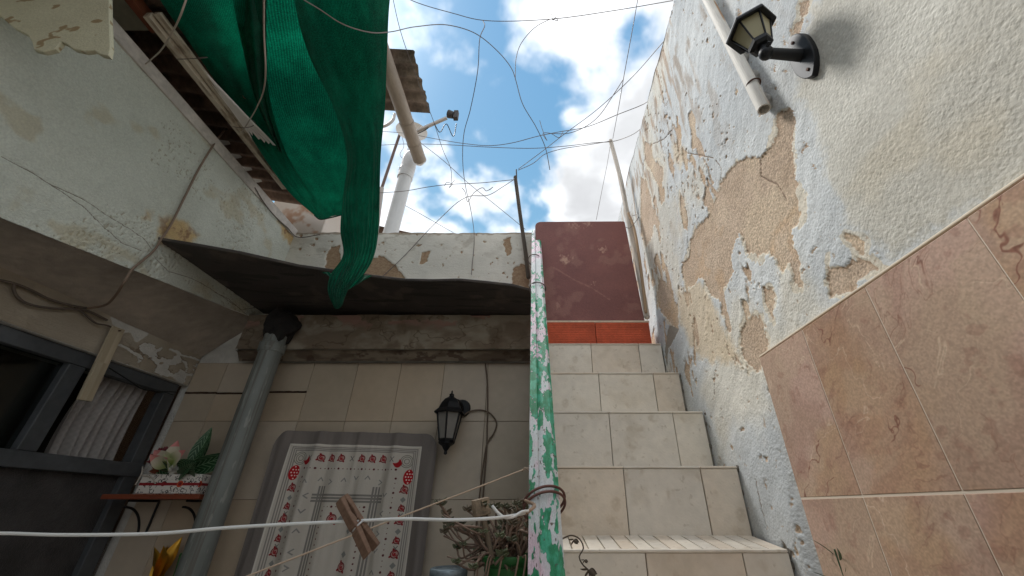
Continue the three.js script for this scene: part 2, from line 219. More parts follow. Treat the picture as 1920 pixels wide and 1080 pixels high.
{
  const R = rng(5), xs = [[0.001, 0.024], [0.026, 0.274], [0.2765, 0.5245], [0.527, XS]];
  for (let i = -4; i <= 4; i++) {
    const [d, y] = nose(i), slope = 0.022;
    for (const [a, b] of xs) {
      const w = b - a, g = new RoundedBoxGeometry(w, RISE - 0.011, 0.009, 1, 0.0015); uvBox(g, 1.6, R() * 3, R() * 3);
      const o = part(stairs, 'riser_tile', g, stepMats[Math.floor(R() * 3)]); o.position.copy(W((a + b) / 2 + (R() - 0.5) * 0.001, y - 0.0088 - (RISE - 0.011) / 2, d + 0.0125 + (R() - 0.5) * 0.001)); o.rotation.z = (R() - 0.5) * 0.003;
    }
    const depth = i === 4 ? 0.30 : RUN + 0.006;
    if (i === 0 || i === -1) { // narrow anti-slip strips laid slantwise across the tread
      const n = 15; for (let k = 0; k < n; k++) { const a = 0.004 + k * (XS - 0.004) / n, w = (XS - 0.004) / n - 0.004, g = new THREE.BoxGeometry(w, 0.010, depth); const p = g.attributes.position; for (let q = 0; q < p.count; q++) if (p.getZ(q) < 0) { p.setY(q, p.getY(q) + slope); } uvBox(g, 1.6, R() * 3, R() * 3); g.computeVertexNormals(); const o = part(stairs, 'tread_strip', g, stepMats[k % 3]); o.position.copy(W(a + w / 2, y - 0.0055, d + depth / 2 + 0.012)); }
      const g = new RoundedBoxGeometry(XS - 0.002, 0.008, 0.014, 1, 0.003); uvBox(g, 1.6); part(stairs, 'nosing', g, stepMats[0]).position.copy(W(XS / 2, y - 0.0042, d + 0.0125));
    } else for (const [a, b] of xs.slice(1)) { const g = new RoundedBoxGeometry(b - a, 0.007, depth, 1, 0.002); uvBox(g, 1.6, R(), R()); part(stairs, 'tread_tile', g, stepMats[Math.floor(R() * 3)]).position.copy(W((a + b) / 2, y - 0.0045, d + depth / 2 + 0.0045)); }
  }
  const sh = new THREE.Shape(); sh.moveTo(nose(-4)[0] + 0.018, -EYE + 0.001); for (let i = -4; i <= 4; i++) { const [d, y] = nose(i); sh.lineTo(d + 0.018, y - 0.014); sh.lineTo(i === 4 ? 2.26 : d + RUN + 0.018, y - 0.014 + (i === 0 || i === -1 ? 0.008 : 0)); } sh.lineTo(2.26, -EYE + 0.001); sh.closePath();
  const g = new THREE.ExtrudeGeometry(sh, { depth: 0.669, bevelEnabled: false }); g.applyMatrix4(new THREE.Matrix4().makeBasis(new THREE.Vector3(0, 0, -1), new THREE.Vector3(0, 1, 0), new THREE.Vector3(1, 0, 0))); g.translate(0.002, EYE, 0); uvBox(g); part(stairs, 'stair_core', g, M.cement);
  // crumbs of mortar in the joint between the steps and the wall
  for (let i = -1; i <= 4; i++) { const [d, y] = nose(i); for (let k = 0; k < 7; k++) { const g = new THREE.IcosahedronGeometry(0.004 + 0.006 * R(), 0); g.scale(1, 0.7 + R(), 1); g.translate(XS + 0.006 + 0.012 * R(), EYE + y - 0.004 - (k < 3 ? 0.01 * R() : RISE * R()), -(d + 0.016)); part(stairs, 'mortar_crumb', g, M.cement); } }
}

// ------------------------------------------------------------------ bricks and board that close off the stair head
{
  const brickMat = mat({ map: mottle([198, 92, 62], 0.2, 9), roughness: 0.85, bumpMap: gritAt(3), bumpScale: 0.001 });
  const names = ['red ribbed hollow brick on the top step, left of the pair beside the handrail', 'red ribbed hollow brick on the top step, right of the pair beside the white wall'];
  [[0.012, 0.3075], [0.3115, 0.606]].forEach(([a, b], k) => {
    const sh = new THREE.Shape(), h = 0.132, t = 0.11, n = 13; sh.moveTo(0, 0); for (let i = 0; i < n; i++) { const y0 = h * i / n, y1 = h * (i + 1) / n; sh.lineTo(0, y0 + 0.0005); sh.lineTo(0, y1 - 0.0022); sh.lineTo(0.0012, y1 - 0.0016); sh.lineTo(0.0012, y1 - 0.0004); } sh.lineTo(0, h); sh.lineTo(t, h); sh.lineTo(t, 0); sh.closePath();
    for (const cy of [0.035, 0.097]) for (const cx of [0.03, 0.08]) { const ho = new THREE.Path(); ho.moveTo(cx - 0.018, cy - 0.022); ho.lineTo(cx + 0.018, cy - 0.022); ho.lineTo(cx + 0.018, cy + 0.022); ho.lineTo(cx - 0.018, cy + 0.022); ho.closePath(); sh.holes.push(ho); }
    const g = new THREE.ExtrudeGeometry(sh, { depth: b - a, bevelEnabled: false }); g.applyMatrix4(new THREE.Matrix4().makeBasis(new THREE.Vector3(0, 0, -1), new THREE.Vector3(0, 1, 0), new THREE.Vector3(1, 0, 0))); uvBox(g, 2);
    const o = solo('hollow_brick', names[k], 'brick', g, brickMat, 'bricks on the top step'); o.position.copy(W(a, 0.7575, 1.948 + k * 0.003));
  });
  solo('mortar_strip', 'pale strip of plaster lying along the two red bricks under the burgundy board', 'plaster strip', box(0.012, 0.612, 0.8905, 0.905, 1.955, 2.05, 0.004), mat({ map: mottle([216, 198, 176], 0.3, 12), roughness: 0.95 }));
  const sh = new THREE.Shape(); sh.moveTo(0, 0); sh.lineTo(0.592, 0); sh.lineTo(0.566, 0.735); sh.quadraticCurveTo(0.565, 0.742, 0.555, 0.742); sh.lineTo(0.02, 0.738); sh.quadraticCurveTo(-0.018, 0.738, -0.02, 0.70); sh.closePath();
  const g = new THREE.ExtrudeGeometry(sh, { depth: 0.018, bevelEnabled: true, bevelSize: 0.003, bevelThickness: 0.003, bevelSegments: 2, curveSegments: 8 }); uvBox(g, 1.25, 0.05, 0.02);
  const map = tex(1024, (u, v) => {
    const n = tn(u, v, 6, 5), m = vn(u * 300, v * 300); let c = mix3([138, 86, 78], [118, 70, 66], n); c = mix3(c, [154, 110, 98], ss(0.54, 0.72, tn(v, u, 9, 4)) * 0.5); c = c.map((k) => k * (0.92 + 0.16 * m));
    for (const [x, y, r, a] of [[0.26, 0.55, 0.07, 1], [0.55, 0.66, 0.035, 0.8], [0.45, 0.35, 0.03, 0.8], [0.33, 0.9, 0.06, 0.6], [0.46, 0.92, 0.05, 0.7], [0.2, 0.15, 0.04, 0.4]]) { const q = Math.hypot((u - x) * 0.8, v - y) + 0.16 * (fbm(u * 60, v * 40, 5) - 0.38); c = mix3(c, [200, 162, 140], a * (1 - ss(0, r, q)) * 0.85); }
    const q = sdLine(u, v, [[0.17, 0.48], [0.30, 0.38], [0.44, 0.30], [0.56, 0.2]]) + 0.01 * (vn(u * 60, v * 60) - 0.5); c = mix3(c, [160, 112, 100], (1 - ss(0.001, 0.009, q)) * 0.55); return c;
  });
  const o = solo('burgundy_board', 'scuffed burgundy board standing on the bricks at the head of the stairs', 'board', g, mat({ map, roughness: 0.6, bumpMap: gritAt(4), bumpScale: 0.0006 })); o.position.copy(W(0, 0.907, 2.0)); o.rotation.x = -0.045;
}

// ------------------------------------------------------------------ handrail with flaking paint
{
  const a = W(0.022, -0.62, 0.355), b = W(-0.018, 1.69, 2.19);
  const railMap = tex(1024, (u, v) => {
    const x = u * 0.16, y = v * 2.0, n = fbm(x * 70 + 5, y * 22, 5), n2 = fbm(x * 160, y * 70 + 9, 4), lo = fbm(3.3, y * 3.1, 3); const r = n * 0.75 + n2 * 0.25 + (lo - 0.5) * 0.4 + 0.10 * ss(1.5, 2.2, y) + 0.07 * Math.sin(u * 6.283 + 0.6) + 0.065;
    let c = mix3([72, 176, 140], [36, 138, 92], ss(0.35, 0.65, fbm(x * 90, y * 50, 4))); const white = mix3([228, 204, 214], [212, 216, 216], ss(0.46, 0.6, fbm(x * 20, y * 9, 3)));
    c = mix3(c, white, ss(0.505, 0.515, r)); const edge = 1 - ss(0.0, 0.012, Math.abs(r - 0.51)); c = mix3(c, [72, 66, 58], edge * 0.75 * ss(0.3, 0.6, n2)); c = mix3(c, [84, 70, 58], ss(0.74, 0.8, n2) * 0.8); return c.map((k) => k * (0.93 + 0.14 * vn(u * 300, v * 1200)));
  }, true, 2048);
  const prof = new THREE.Shape(), P0 = [[-0.030, -0.020], [-0.012, -0.026], [-0.009, -0.021], [0.020, -0.024], [0.029, -0.016], [0.031, 0.014], [0.022, 0.022], [-0.022, 0.022], [-0.031, 0.012]]; prof.setFromPoints(P0.map(([x, y]) => new THREE.Vector2(x, y)));
  const v = b.clone().sub(a), len = v.length(), n = 140, per = P0.length, pos = [], uv = [], idx = []; const zA = v.clone().normalize(), xA = new THREE.Vector3(1, 0, 0).addScaledVector(zA, -zA.x).normalize(), yA = zA.clone().cross(xA);
  let acc = [0]; for (let k = 0; k < per; k++) { const p = P0[k], q = P0[(k + 1) % per]; acc.push(acc[k] + Math.hypot(p[0] - q[0], p[1] - q[1])); }
  for (let i = 0; i <= n; i++) { const t = i / n, c = a.clone().lerp(b, t), k0 = 1 + 0.03 * (vn(t * 40, 2) - 0.5); for (let k = 0; k <= per; k++) { const p = P0[k % per], q = c.clone().addScaledVector(xA, p[0] * k0).addScaledVector(yA, p[1] * k0 + 0.0012 * (vn(k * 3.1, t * 90) - 0.5)); pos.push(q.x, q.y, q.z); uv.push(acc[k] / 0.16, t * len / 2.0); if (i < n && k < per) { const s = i * (per + 1) + k; idx.push(s, s + 1, s + per + 2, s, s + per + 2, s + per + 1); } } }
  const g = new THREE.BufferGeometry(); g.setAttribute('position', new THREE.Float32BufferAttribute(pos, 3)); g.setAttribute('uv', new THREE.Float32BufferAttribute(uv, 2)); g.setIndex(idx); const g2 = g.toNonIndexed(); g2.computeVertexNormals();
  const rail = thing('handrail', 'handrail with flaking green, pink and white paint running up the stairs', 'handrail'), railMat = mat({ map: railMap, roughness: 0.5, bumpMap: gritAt(5), bumpScale: 0.0012, side: THREE.DoubleSide });
  part(rail, 'rail', g2, railMat);
  part(rail, 'post', rod(W(0.02, -EYE, 0.40), W(0.021, -0.585, 0.40), 0.017), railMat);
  part(rail, 'post', rod(W(0.014, -0.30, 1.12), W(0.010, 0.34, 1.12), 0.012), railMat);
  part(rail, 'post', rod(W(0.008, 0.33, 1.65), W(-0.004, 1.0, 1.65), 0.012), railMat);
}
const railAt = (v) => { const m = ray(1020, v)[1]; const s = 2.31 / 1.835, d = (0.62 + 0.355 * s) / (s - m); const y = m * d, t = (d - 0.355) / 1.835; return W(mix(0.022, -0.018, t), y, d); };   // centre of the rail where the eye meets it at height v

// ------------------------------------------------------------------ parapet behind the canopy
const chipPx = [[[612, 478], [622, 463], [636, 462], [640, 500], [650, 540], [612, 510]], [[688, 485], [718, 482], [745, 502], [765, 527], [700, 540], [684, 520]], [[792, 474], [805, 473], [804, 492], [787, 496]], [[944, 450], [958, 445], [960, 475], [950, 482]], [[960, 505], [978, 495], [990, 500], [992, 540], [958, 535]], [[930, 484], [937, 484], [934, 497]]];
const back = (D) => (u, v) => { const r = ray(u, v); return [r[0] * D, r[1] * D]; };
{
  const chips = chipPx.map((l) => l.map(([u, v]) => back(2.2)(u, v)));
  const pw = thing('parapet_wall', 'low whitewashed parapet with chipped patches above the dark canopy', 'wall');
  relief(pw, 'plaster_face', { s0: -1.73, s1: 0.02, t0: 0.95, t1: 1.71, nx: 260, ny: 110, tw: 1024, th: 512, place: (x, y, h) => W(x, y, 2.205 - h), top: (x) => 1.698 + 0.010 * (fbm(x * 12, 3, 3) - 0.5), bump: 0.0015, bumpRep: 5, fn: (x, y) => {
    const nb = fbm(x * 24, y * 24, 4) - 0.5, nl = fbm(x * 4, y * 4 + 9, 4) - 0.5; let sd = 1; for (const p of chips) sd = Math.min(sd, sdPoly(x, y, p) + nb * 0.03); const fl = fbm(x * 34 + 4, y * 34, 3); sd = Math.min(sd, (fl - 0.22) * 0.05);
    let c = mix3([226, 220, 208], [208, 203, 192], ss(-0.2, 0.2, nl)); c = mix3(c, [170, 160, 146], ss(0.58, 0.72, fbm(x * 14 + 70, y * 20, 4)) * 0.55 * ss(1.4, 1.68, y + nb * 0.2)); const b = 1 - ss(-0.0015, 0.001, sd);
    c = mix3(c, mix3([176, 150, 122], [150, 122, 96], vn(x * 120, y * 120)), b); const lip = ss(1.672, 1.69, y + nb * 0.03); c = mix3(c, [150, 132, 112], lip * 0.7); return [c[0], c[1], c[2], 0.012 + nl * 0.01 + nb * 0.003 - b * 0.006 - lip * 0.006 * vn(x * 30, 2)];
  } });
  part(pw, 'wall_core', box(-1.73, 0.018, 0.80, 1.688, 2.206, 2.262), M.plaster);
}

// ------------------------------------------------------------------ tiled back wall with beam, canopy
const DB = 2.2;
const creamTile = tex(512, (u, v) => { const n = tn(u, v, 4, 4), m = tn(u, v, 25, 3); return mix3([200, 186, 168], [187, 172, 153], n).map((k) => k * (0.97 + 0.06 * m)); });
const creamMats = [[255, 255, 255], [246, 244, 240], [252, 246, 238]].map((c) => mat({ map: creamTile, color: rgb(...c), roughness: 0.42 }));
const houseBack = thing('tiled_house_wall', 'shaded wall of beige tiles behind the door curtain, under the dark canopy', 'wall');
{
  const R = rng(21), cols = [-2.0, -1.823, -1.569, -1.315, -1.058, -0.804, -0.55, -0.296, -0.042, -0.001], rows = [0.742, 0.413, 0.037, -0.339, -0.715, -EYE + 0.002];
  const tile = (x0, x1, y0, y1) => { const g = new RoundedBoxGeometry(x1 - x0 - 0.0024, y1 - y0 - 0.0024, 0.008, 1, 0.0012); uvBox(g, 1.2, R() * 3, R() * 3); const o = part(houseBack, 'wall_tile', g, creamMats[Math.floor(R() * 3)]); o.position.copy(W((x0 + x1) / 2, (y0 + y1) / 2, DB + 0.004 + R() * 0.0008)); o.rotation.z = (R() - 0.5) * 0.002; };
  for (let i = 0; i < 9; i++) for (let j = 0; j < 5; j++) {
    if (j === 0 && cols[i + 1] < -1.2) { const y = 0.568 + 0.012 * (R() - 0.5); tile(cols[i], cols[i + 1], y + 0.005, rows[0]); tile(cols[i], cols[i + 1], rows[1], y - 0.004); const g = new THREE.Shape(); g.moveTo(0, -0.004); for (let k = 0; k <= 10; k++) g.lineTo((cols[i + 1] - cols[i]) * k / 10, -0.003 - 0.003 * R()); for (let k = 10; k >= 0; k--) g.lineTo((cols[i + 1] - cols[i]) * k / 10, 0.003 + 0.004 * R()); const e = new THREE.ExtrudeGeometry(g, { depth: 0.004, bevelEnabled: false }); e.translate(cols[i], EYE + y, -DB - 0.0025); part(houseBack, 'broken_edge', uvBox(e), M.substrate); } else tile(cols[i], cols[i + 1], rows[j + 1], rows[j]);
  }
  part(houseBack, 'grout', box(-2.0, -0.001, -EYE + 0.001, 0.744, DB + 0.006, DB + 0.012), mat({ color: rgb(142, 124, 104), roughness: 0.95 }));
  part(houseBack, 'wall_core', box(-2.4, -0.001, -EYE + 0.001, 0.95, DB + 0.013, DB + 0.06), M.plaster);
  // beam with stained, cracked render and a ledge under it
  relief(houseBack, 'beam_face', { s0: -1.72, s1: 0.0, t0: 0.786, t1: 1.0, nx: 240, ny: 40, tw: 1024, th: 128, place: (x, y, h) => W(x, y, 2.085 - h), bump: 0.002, bumpRep: 6, fn: (x, y) => { const n = fbm(x * 7, y * 14, 5), nb = fbm(x * 24, y * 30, 4) - 0.5; let c = mix3([172, 160, 142], [140, 124, 106], ss(0.35, 0.65, n)); c = mix3(c, [112, 94, 76], ss(0.56, 0.72, fbm(x * 12 + 40, y * 8, 5)) * 0.5); const cr = 1 - ss(0, 0.018, Math.abs(fbm(x * 6 + 9, y * 9, 4) - 0.5)); c = mix3(c, [92, 74, 58], cr * 0.5); const chip = ss(0.6, 0.64, fbm(x * 10 + 80, y * 16, 4)) * ss(0.9, 0.97, y + nb * 0.1); c = mix3(c, [176, 140, 126], chip); return [...c, (n - 0.5) * 0.018 + nb * 0.006 - cr * 0.002 - chip * 0.006]; } });
  part(houseBack, 'beam', box(-1.72, -0.001, 0.787, 0.997, 2.10, 2.198), M.cement);
  relief(houseBack, 'ledge', { s0: -1.73, s1: -0.001, t0: 0, t1: 0.10, nx: 200, ny: 24, tw: 1024, th: 64, place: (x, t, h) => t < 0.055 ? W(x, 0.784 - h * 0.4, 2.10 + (0.055 - t) * 1.4 - h) : W(x, 0.784 - (t - 0.055), 2.115 + (t - 0.055) * 0.9 - h), bump: 0.002, bumpRep: 6, fn: (x, t) => { const n = fbm(x * 9, t * 40, 4), b = fbm(x * 30, t * 60, 3) - 0.5; let c = mix3([150, 136, 118], [112, 96, 80], ss(0.35, 0.65, n)); c = mix3(c, [84, 66, 54], ss(0.58, 0.68, fbm(x * 16 + 9, t * 30, 4)) * 0.7); return [...c, (n - 0.5) * 0.012 + b * 0.006]; } });
}
{
  const front = [[300, 449], [360, 458], [450, 473], [560, 497], [640, 512], [700, 519], [760, 526], [810, 527], [860, 526], [905, 530], [960, 536], [998, 546]].map(([u, v], k) => onY(u, v, [1.06, 1.046, 1.028, 1.01][k] ?? 1.0));
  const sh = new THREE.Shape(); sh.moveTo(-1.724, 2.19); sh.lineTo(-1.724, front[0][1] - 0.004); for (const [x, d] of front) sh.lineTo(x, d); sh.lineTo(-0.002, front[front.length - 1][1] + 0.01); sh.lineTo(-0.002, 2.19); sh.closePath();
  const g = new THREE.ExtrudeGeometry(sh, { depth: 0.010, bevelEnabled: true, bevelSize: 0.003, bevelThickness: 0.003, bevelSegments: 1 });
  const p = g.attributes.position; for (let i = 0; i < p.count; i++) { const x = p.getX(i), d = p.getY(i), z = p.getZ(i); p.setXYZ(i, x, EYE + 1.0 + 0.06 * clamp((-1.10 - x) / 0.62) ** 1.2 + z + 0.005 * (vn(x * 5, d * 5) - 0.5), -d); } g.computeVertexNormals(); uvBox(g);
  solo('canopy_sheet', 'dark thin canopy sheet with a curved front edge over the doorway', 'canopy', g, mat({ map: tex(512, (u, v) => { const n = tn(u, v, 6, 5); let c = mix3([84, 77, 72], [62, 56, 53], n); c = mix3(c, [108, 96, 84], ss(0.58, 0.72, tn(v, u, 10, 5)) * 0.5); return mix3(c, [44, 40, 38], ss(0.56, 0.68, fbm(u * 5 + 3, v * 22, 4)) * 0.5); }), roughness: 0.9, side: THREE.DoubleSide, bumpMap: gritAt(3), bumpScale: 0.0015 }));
}

// ------------------------------------------------------------------ left house: overhanging upper wall, soffit, lintel
const XU = -1.73, XL = -2.0;
const low = (d) => 0.81 + (clamp(d, -0.5, 2.2) - 0.97) * 0.165;
const houseLeft = thing('left_house', 'pale cracked house front overhanging a dark window on the left', 'house');
{
  const lx = (u, v) => onX(u, v, XU);
  const crackL = [[[0, 294], [60, 325], [110, 358], [150, 385], [185, 420], [225, 455], [262, 470]], [[90, 345], [150, 372], [200, 405], [240, 430], [268, 448], [282, 468]], [[285, 480], [310, 508], [350, 520], [382, 535], [420, 560], [450, 580]], [[400, 548], [425, 560], [460, 590], [480, 610]], [[452, 580], [490, 575]], [[440, 590], [460, 620], [470, 650]]].map((l) => l.map(([u, v]) => lx(u, v)));
  const rustL = [[[295, 405], [340, 415], [365, 440], [350, 462], [300, 452]], [[520, 415], [558, 432], [556, 470], [530, 450]], [[270, 395], [282, 400], [278, 412], [270, 408]]].map((l) => { const p = l.map(([u, v]) => lx(u, v)); return p; });
  const peel = [[[435, 600], [470, 590], [495, 620], [480, 660], [450, 660]]].map((l) => l.map(([u, v]) => lx(u, v)));
  relief(houseLeft, 'upper_wall', { s0: 0.35, s1: 2.2, t0: 0.70, t1: 1.715, nx: 420, ny: 240, tw: 2048, th: 1024, place: (d, y, h) => W(XU + h, y, d), bottom: low, bump: 0.0022, bumpRep: 7, fn: (d, y) => {
    const nb = fbm(d * 22, y * 22, 4) - 0.5, nl = fbm(d * 2.6 + 7, y * 2.6, 4) - 0.5, k = vn(d * 130, y * 90); let c = mix3([210, 212, 200], [196, 198, 186], ss(-0.25, 0.25, nl + nb * 0.3));
    const rough = ss(0.48, 0.62, fbm(d * 4 + 30, y * 4, 4)); let h = 0.008 + nl * 0.012 + nb * 0.004 + rough * (k - 0.5) * 0.006; if (k < 0.18 && rough > 0.5) c = mix3(c, [150, 140, 116], 0.5);
    c = mix3(c, [186, 170, 136], ss(0.6, 0.75, fbm(d * 7 + 3, y * 9, 4)) * 0.4); for (const p of rustL) { const s = 1 - ss(-0.03, 0.02, sdPoly(d, y, p) + nb * 0.06); if (s > 0) c = mix3(c, mix3([196, 160, 104], [140, 100, 64], ss(0.5, 0.75, fbm(d * 40, y * 40, 3))), s * 0.8); }
    for (const p of peel) { const s = 1 - ss(-0.03, 0.03, sdPoly(d, y, p) + nb * 0.12); if (s > 0) { const f = ss(0.5, 0.54, fbm(d * 36, y * 36, 4)); c = mix3(c, [96, 78, 62], s * f); h -= s * f * 0.006; } }
    for (const l of crackL) { const q = sdLine(d + nb * 0.012, y + nb * 0.008, l); if (q < 0.006) { const s = 1 - ss(0.0005, 0.0019, q); c = mix3(c, [104, 94, 80], s * 0.8); h -= s * 0.003; } }
    const f = 0.96 + 0.08 * vn(d * 240, y * 240); return [c[0] * f, c[1] * f, c[2] * f, h];
  } });
  part(houseLeft, 'upper_wall_core', box(-2.6, XU - 0.004, 1.03, 1.70, -2.6, 2.26), M.plaster);
  part(houseLeft, 'plain_wall', box(XU - 0.003, XU + 0.006, 0.62, 1.70, -2.6, 0.349), M.plaster);
  part(houseLeft, 'top_trim', box(XU + 0.002, XU + 0.016, 1.655, 1.720, 0.30, 2.20, 0.004), mat({ map: mottle([196, 188, 180], 0.3, 12), roughness: 0.85 }));
  // sloping soffit
  const pos = [], uv = [], idx = [], n = 40; for (let i = 0; i <= n; i++) { const d = mix(-2.6, 2.2, i / n); for (let k = 0; k <= 6; k++) { const t = k / 6, x = mix(XU, XL, t), y = mix(low(d), 0.78, t); pos.push(x, EYE + y + 0.006 * (vn(d * 9, t * 5) - 0.5), -d); uv.push(d, t * 0.3); if (i < n && k < 6) { const a = i * 7 + k; idx.push(a, a + 1, a + 8, a, a + 8, a + 7); } } }
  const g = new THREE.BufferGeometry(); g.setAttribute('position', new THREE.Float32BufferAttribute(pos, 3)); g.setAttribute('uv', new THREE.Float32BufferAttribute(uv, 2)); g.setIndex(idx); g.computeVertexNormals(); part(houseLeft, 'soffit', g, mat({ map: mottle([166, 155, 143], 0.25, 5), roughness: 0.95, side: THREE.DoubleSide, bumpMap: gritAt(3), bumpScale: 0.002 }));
  const fx = (u, v) => onX(u, v, XL);
  const fasciaCr = [[[225, 645], [250, 660], [268, 672]], [[318, 655], [360, 672], [400, 685]], [[335, 700], [380, 705]], [[345, 675], [350, 690]]].map((l) => l.map(([u, v]) => fx(u, v)));
  relief(houseLeft, 'lintel_face', { s0: 0.6, s1: 2.2, t0: 0.608, t1: 0.784, nx: 240, ny: 40, tw: 1024, th: 128, place: (d, y, h) => W(XL + h, y, d), bump: 0.002, bumpRep: 6, fn: (d, y) => { const nb = fbm(d * 22, y * 22, 4) - 0.5, nl = fbm(d * 4, y * 5 + 3, 4) - 0.5; let c = mix3([206, 196, 178], [180, 166, 146], ss(-0.2, 0.2, nl)); let h = nl * 0.012 + nb * 0.004; const pe = ss(0.56, 0.6, fbm(d * 15 + 8, y * 22, 4)) * ss(1.7, 2.0, d); c = mix3(c, [112, 92, 74], pe * 0.85); h -= pe * 0.006; for (const l of fasciaCr) { const q = sdLine(d + nb * 0.02, y + nb * 0.02, l), s = 1 - ss(0.002, 0.007, q); c = mix3(c, [52, 42, 34], s); h -= s * 0.008; } return [...c, h]; } });
  part(houseLeft, 'lintel', box(-2.35, XL - 0.002, 0.606, 0.79, -2.6, 2.2), M.plaster);
  // room behind the window, closed on all sides
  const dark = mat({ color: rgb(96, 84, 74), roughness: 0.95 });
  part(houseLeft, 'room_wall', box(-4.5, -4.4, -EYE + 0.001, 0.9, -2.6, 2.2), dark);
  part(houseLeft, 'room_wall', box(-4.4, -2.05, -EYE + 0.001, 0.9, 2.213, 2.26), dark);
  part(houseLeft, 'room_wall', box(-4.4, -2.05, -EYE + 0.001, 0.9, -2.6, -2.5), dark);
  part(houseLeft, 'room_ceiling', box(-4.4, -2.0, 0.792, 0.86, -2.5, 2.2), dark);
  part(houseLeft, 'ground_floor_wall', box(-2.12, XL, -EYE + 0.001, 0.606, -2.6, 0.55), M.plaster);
}
// rear of the yard, behind the viewpoint
let rearRoof;
{ const t = thing('rear_roof', 'corrugated roof over the back left corner of the yard behind the viewpoint', 'roof'); rearRoof = t; }
solo('rear_wall', 'whitewashed wall closing the courtyard behind the viewpoint', 'wall', box(-2.6, 0.98, -EYE + 0.001, 0.75, -2.85, -2.61), M.plaster);

// ------------------------------------------------------------------ window and door unit under the overhang
const frameMat = mat({ map: mottle([80, 83, 86], 0.25, 8), roughness: 0.55, metalness: 0.1 });
const glassMat = new THREE.MeshPhysicalMaterial({ color: rgb(196, 202, 200), transmission: 1, thickness: 0, roughness: 0.06, ior: 1.5 });
{
  const w = thing('glazed_window', 'grey framed glazed window and door under the left overhang', 'window');
  const X0 = -2.075, X1 = -2.022;
  part(w, 'frame', box(X0, X1, 0.545, 0.604, 0.551, 2.17, 0.004), frameMat);
  part(w, 'frame', box(X0 - 0.004, X1 + 0.012, 0.136, 0.196, 0.551, 2.17, 0.004), frameMat);
  part(w, 'frame', box(X0, X1, 0.197, 0.544, 1.615, 1.685, 0.004), frameMat);
  part(w, 'frame', box(X0, X1, -EYE + 0.002, 0.544, 2.10, 2.17, 0.004), frameMat);
  part(w, 'frame', box(X0, X1, -EYE + 0.002, 0.135, 1.505, 1.60, 0.004), mat({ color: rgb(64, 62, 64), roughness: 0.6 }));
  part(w, 'pane', box(-2.053, -2.049, 0.197, 0.544, 0.551, 1.614), glassMat);
  part(w, 'door_panel', box(-2.062, -2.044, -EYE + 0.002, 0.135, 0.90, 1.504, 0.003), mat({ map: mottle([120, 112, 90], 0.2, 7), roughness: 0.6 }));
  part(w, 'door_panel', box(-2.062, -2.044, -EYE + 0.002, 0.135, 0.551, 0.899, 0.003), frameMat);
  part(w, 'pane', box(-2.055, -2.048, -EYE + 0.002, 0.135, 1.601, 2.099), mat({ map: mottle([70, 68, 68], 0.3, 12), roughness: 0.35, bumpMap: gritAt(5), bumpScale: 0.002 }));
  part(w, 'groove', box(-2.0435, -2.0415, -EYE + 0.01, 0.13, 1.35, 1.355), frameMat);
  // lace curtain in the open right-hand light
  const pos = [], uv = [], idx = [], nx = 70, ny = 12; for (let j = 0; j <= ny; j++) for (let i = 0; i <= nx; i++) { const s = i / nx, t = j / ny, d = mix(1.80 - 0.07 * t * (1 - t) * 4 * 0.3, 2.095, s), y = mix(0.565, 0.16, t); pos.push(-2.12 + 0.018 * Math.sin(s * 46 + 1.5 * Math.sin(t * 2)) + 0.008 * Math.sin(s * 17 + t * 3), EYE + y, -d); uv.push(s * 0.6, t * 0.4); if (i < nx && j < ny) { const a = j * (nx + 1) + i; idx.push(a, a + 1, a + nx + 2, a, a + nx + 2, a + nx + 1); } }
  const g = new THREE.BufferGeometry(); g.setAttribute('position', new THREE.Float32BufferAttribute(pos, 3)); g.setAttribute('uv', new THREE.Float32BufferAttribute(uv, 2)); g.setIndex(idx); g.computeVertexNormals();
  const lace = tex(256, (u, v) => { const n = tn(u, v, 20, 3), k = 0.5 + 0.5 * Math.sin(u * 250) * Math.sin(v * 250); const c = 172 + 26 * n + 16 * k; return [c, c * 0.97, c * 0.95]; });
  solo('lace_curtain', 'white lace curtain hanging behind the dark window beside the wooden slat', 'curtain', g, new THREE.MeshPhysicalMaterial({ map: lace, transmission: 0.35, thickness: 0, roughness: 1, side: THREE.DoubleSide }));
}
{ // wooden slat nailed to the lintel
  const a = W(-1.972, 0.735, 1.675), b = W(-1.968, 0.405, 1.70), g = bar(a, b, 0.052, 0.016, new THREE.Vector3(0, 0, 1)); const t = thing('wooden_slat', 'pale bare wooden slat hanging from a nail in front of the window', 'slat');
  part(t, 'slat', g, mat({ map: tex(256, (u, v) => { const n = fbm(u * 30, v * 3, 4), m = fbm(u * 5, v * 5, 3); return mix3([196, 184, 160], [160, 144, 118], n).map((k) => k * (0.9 + 0.2 * m)); }), roughness: 0.85 }));
  part(t, 'nail', rod(W(-2.005, 0.72, 1.676), W(-1.955, 0.722, 1.676), 0.003), M.rust);
}

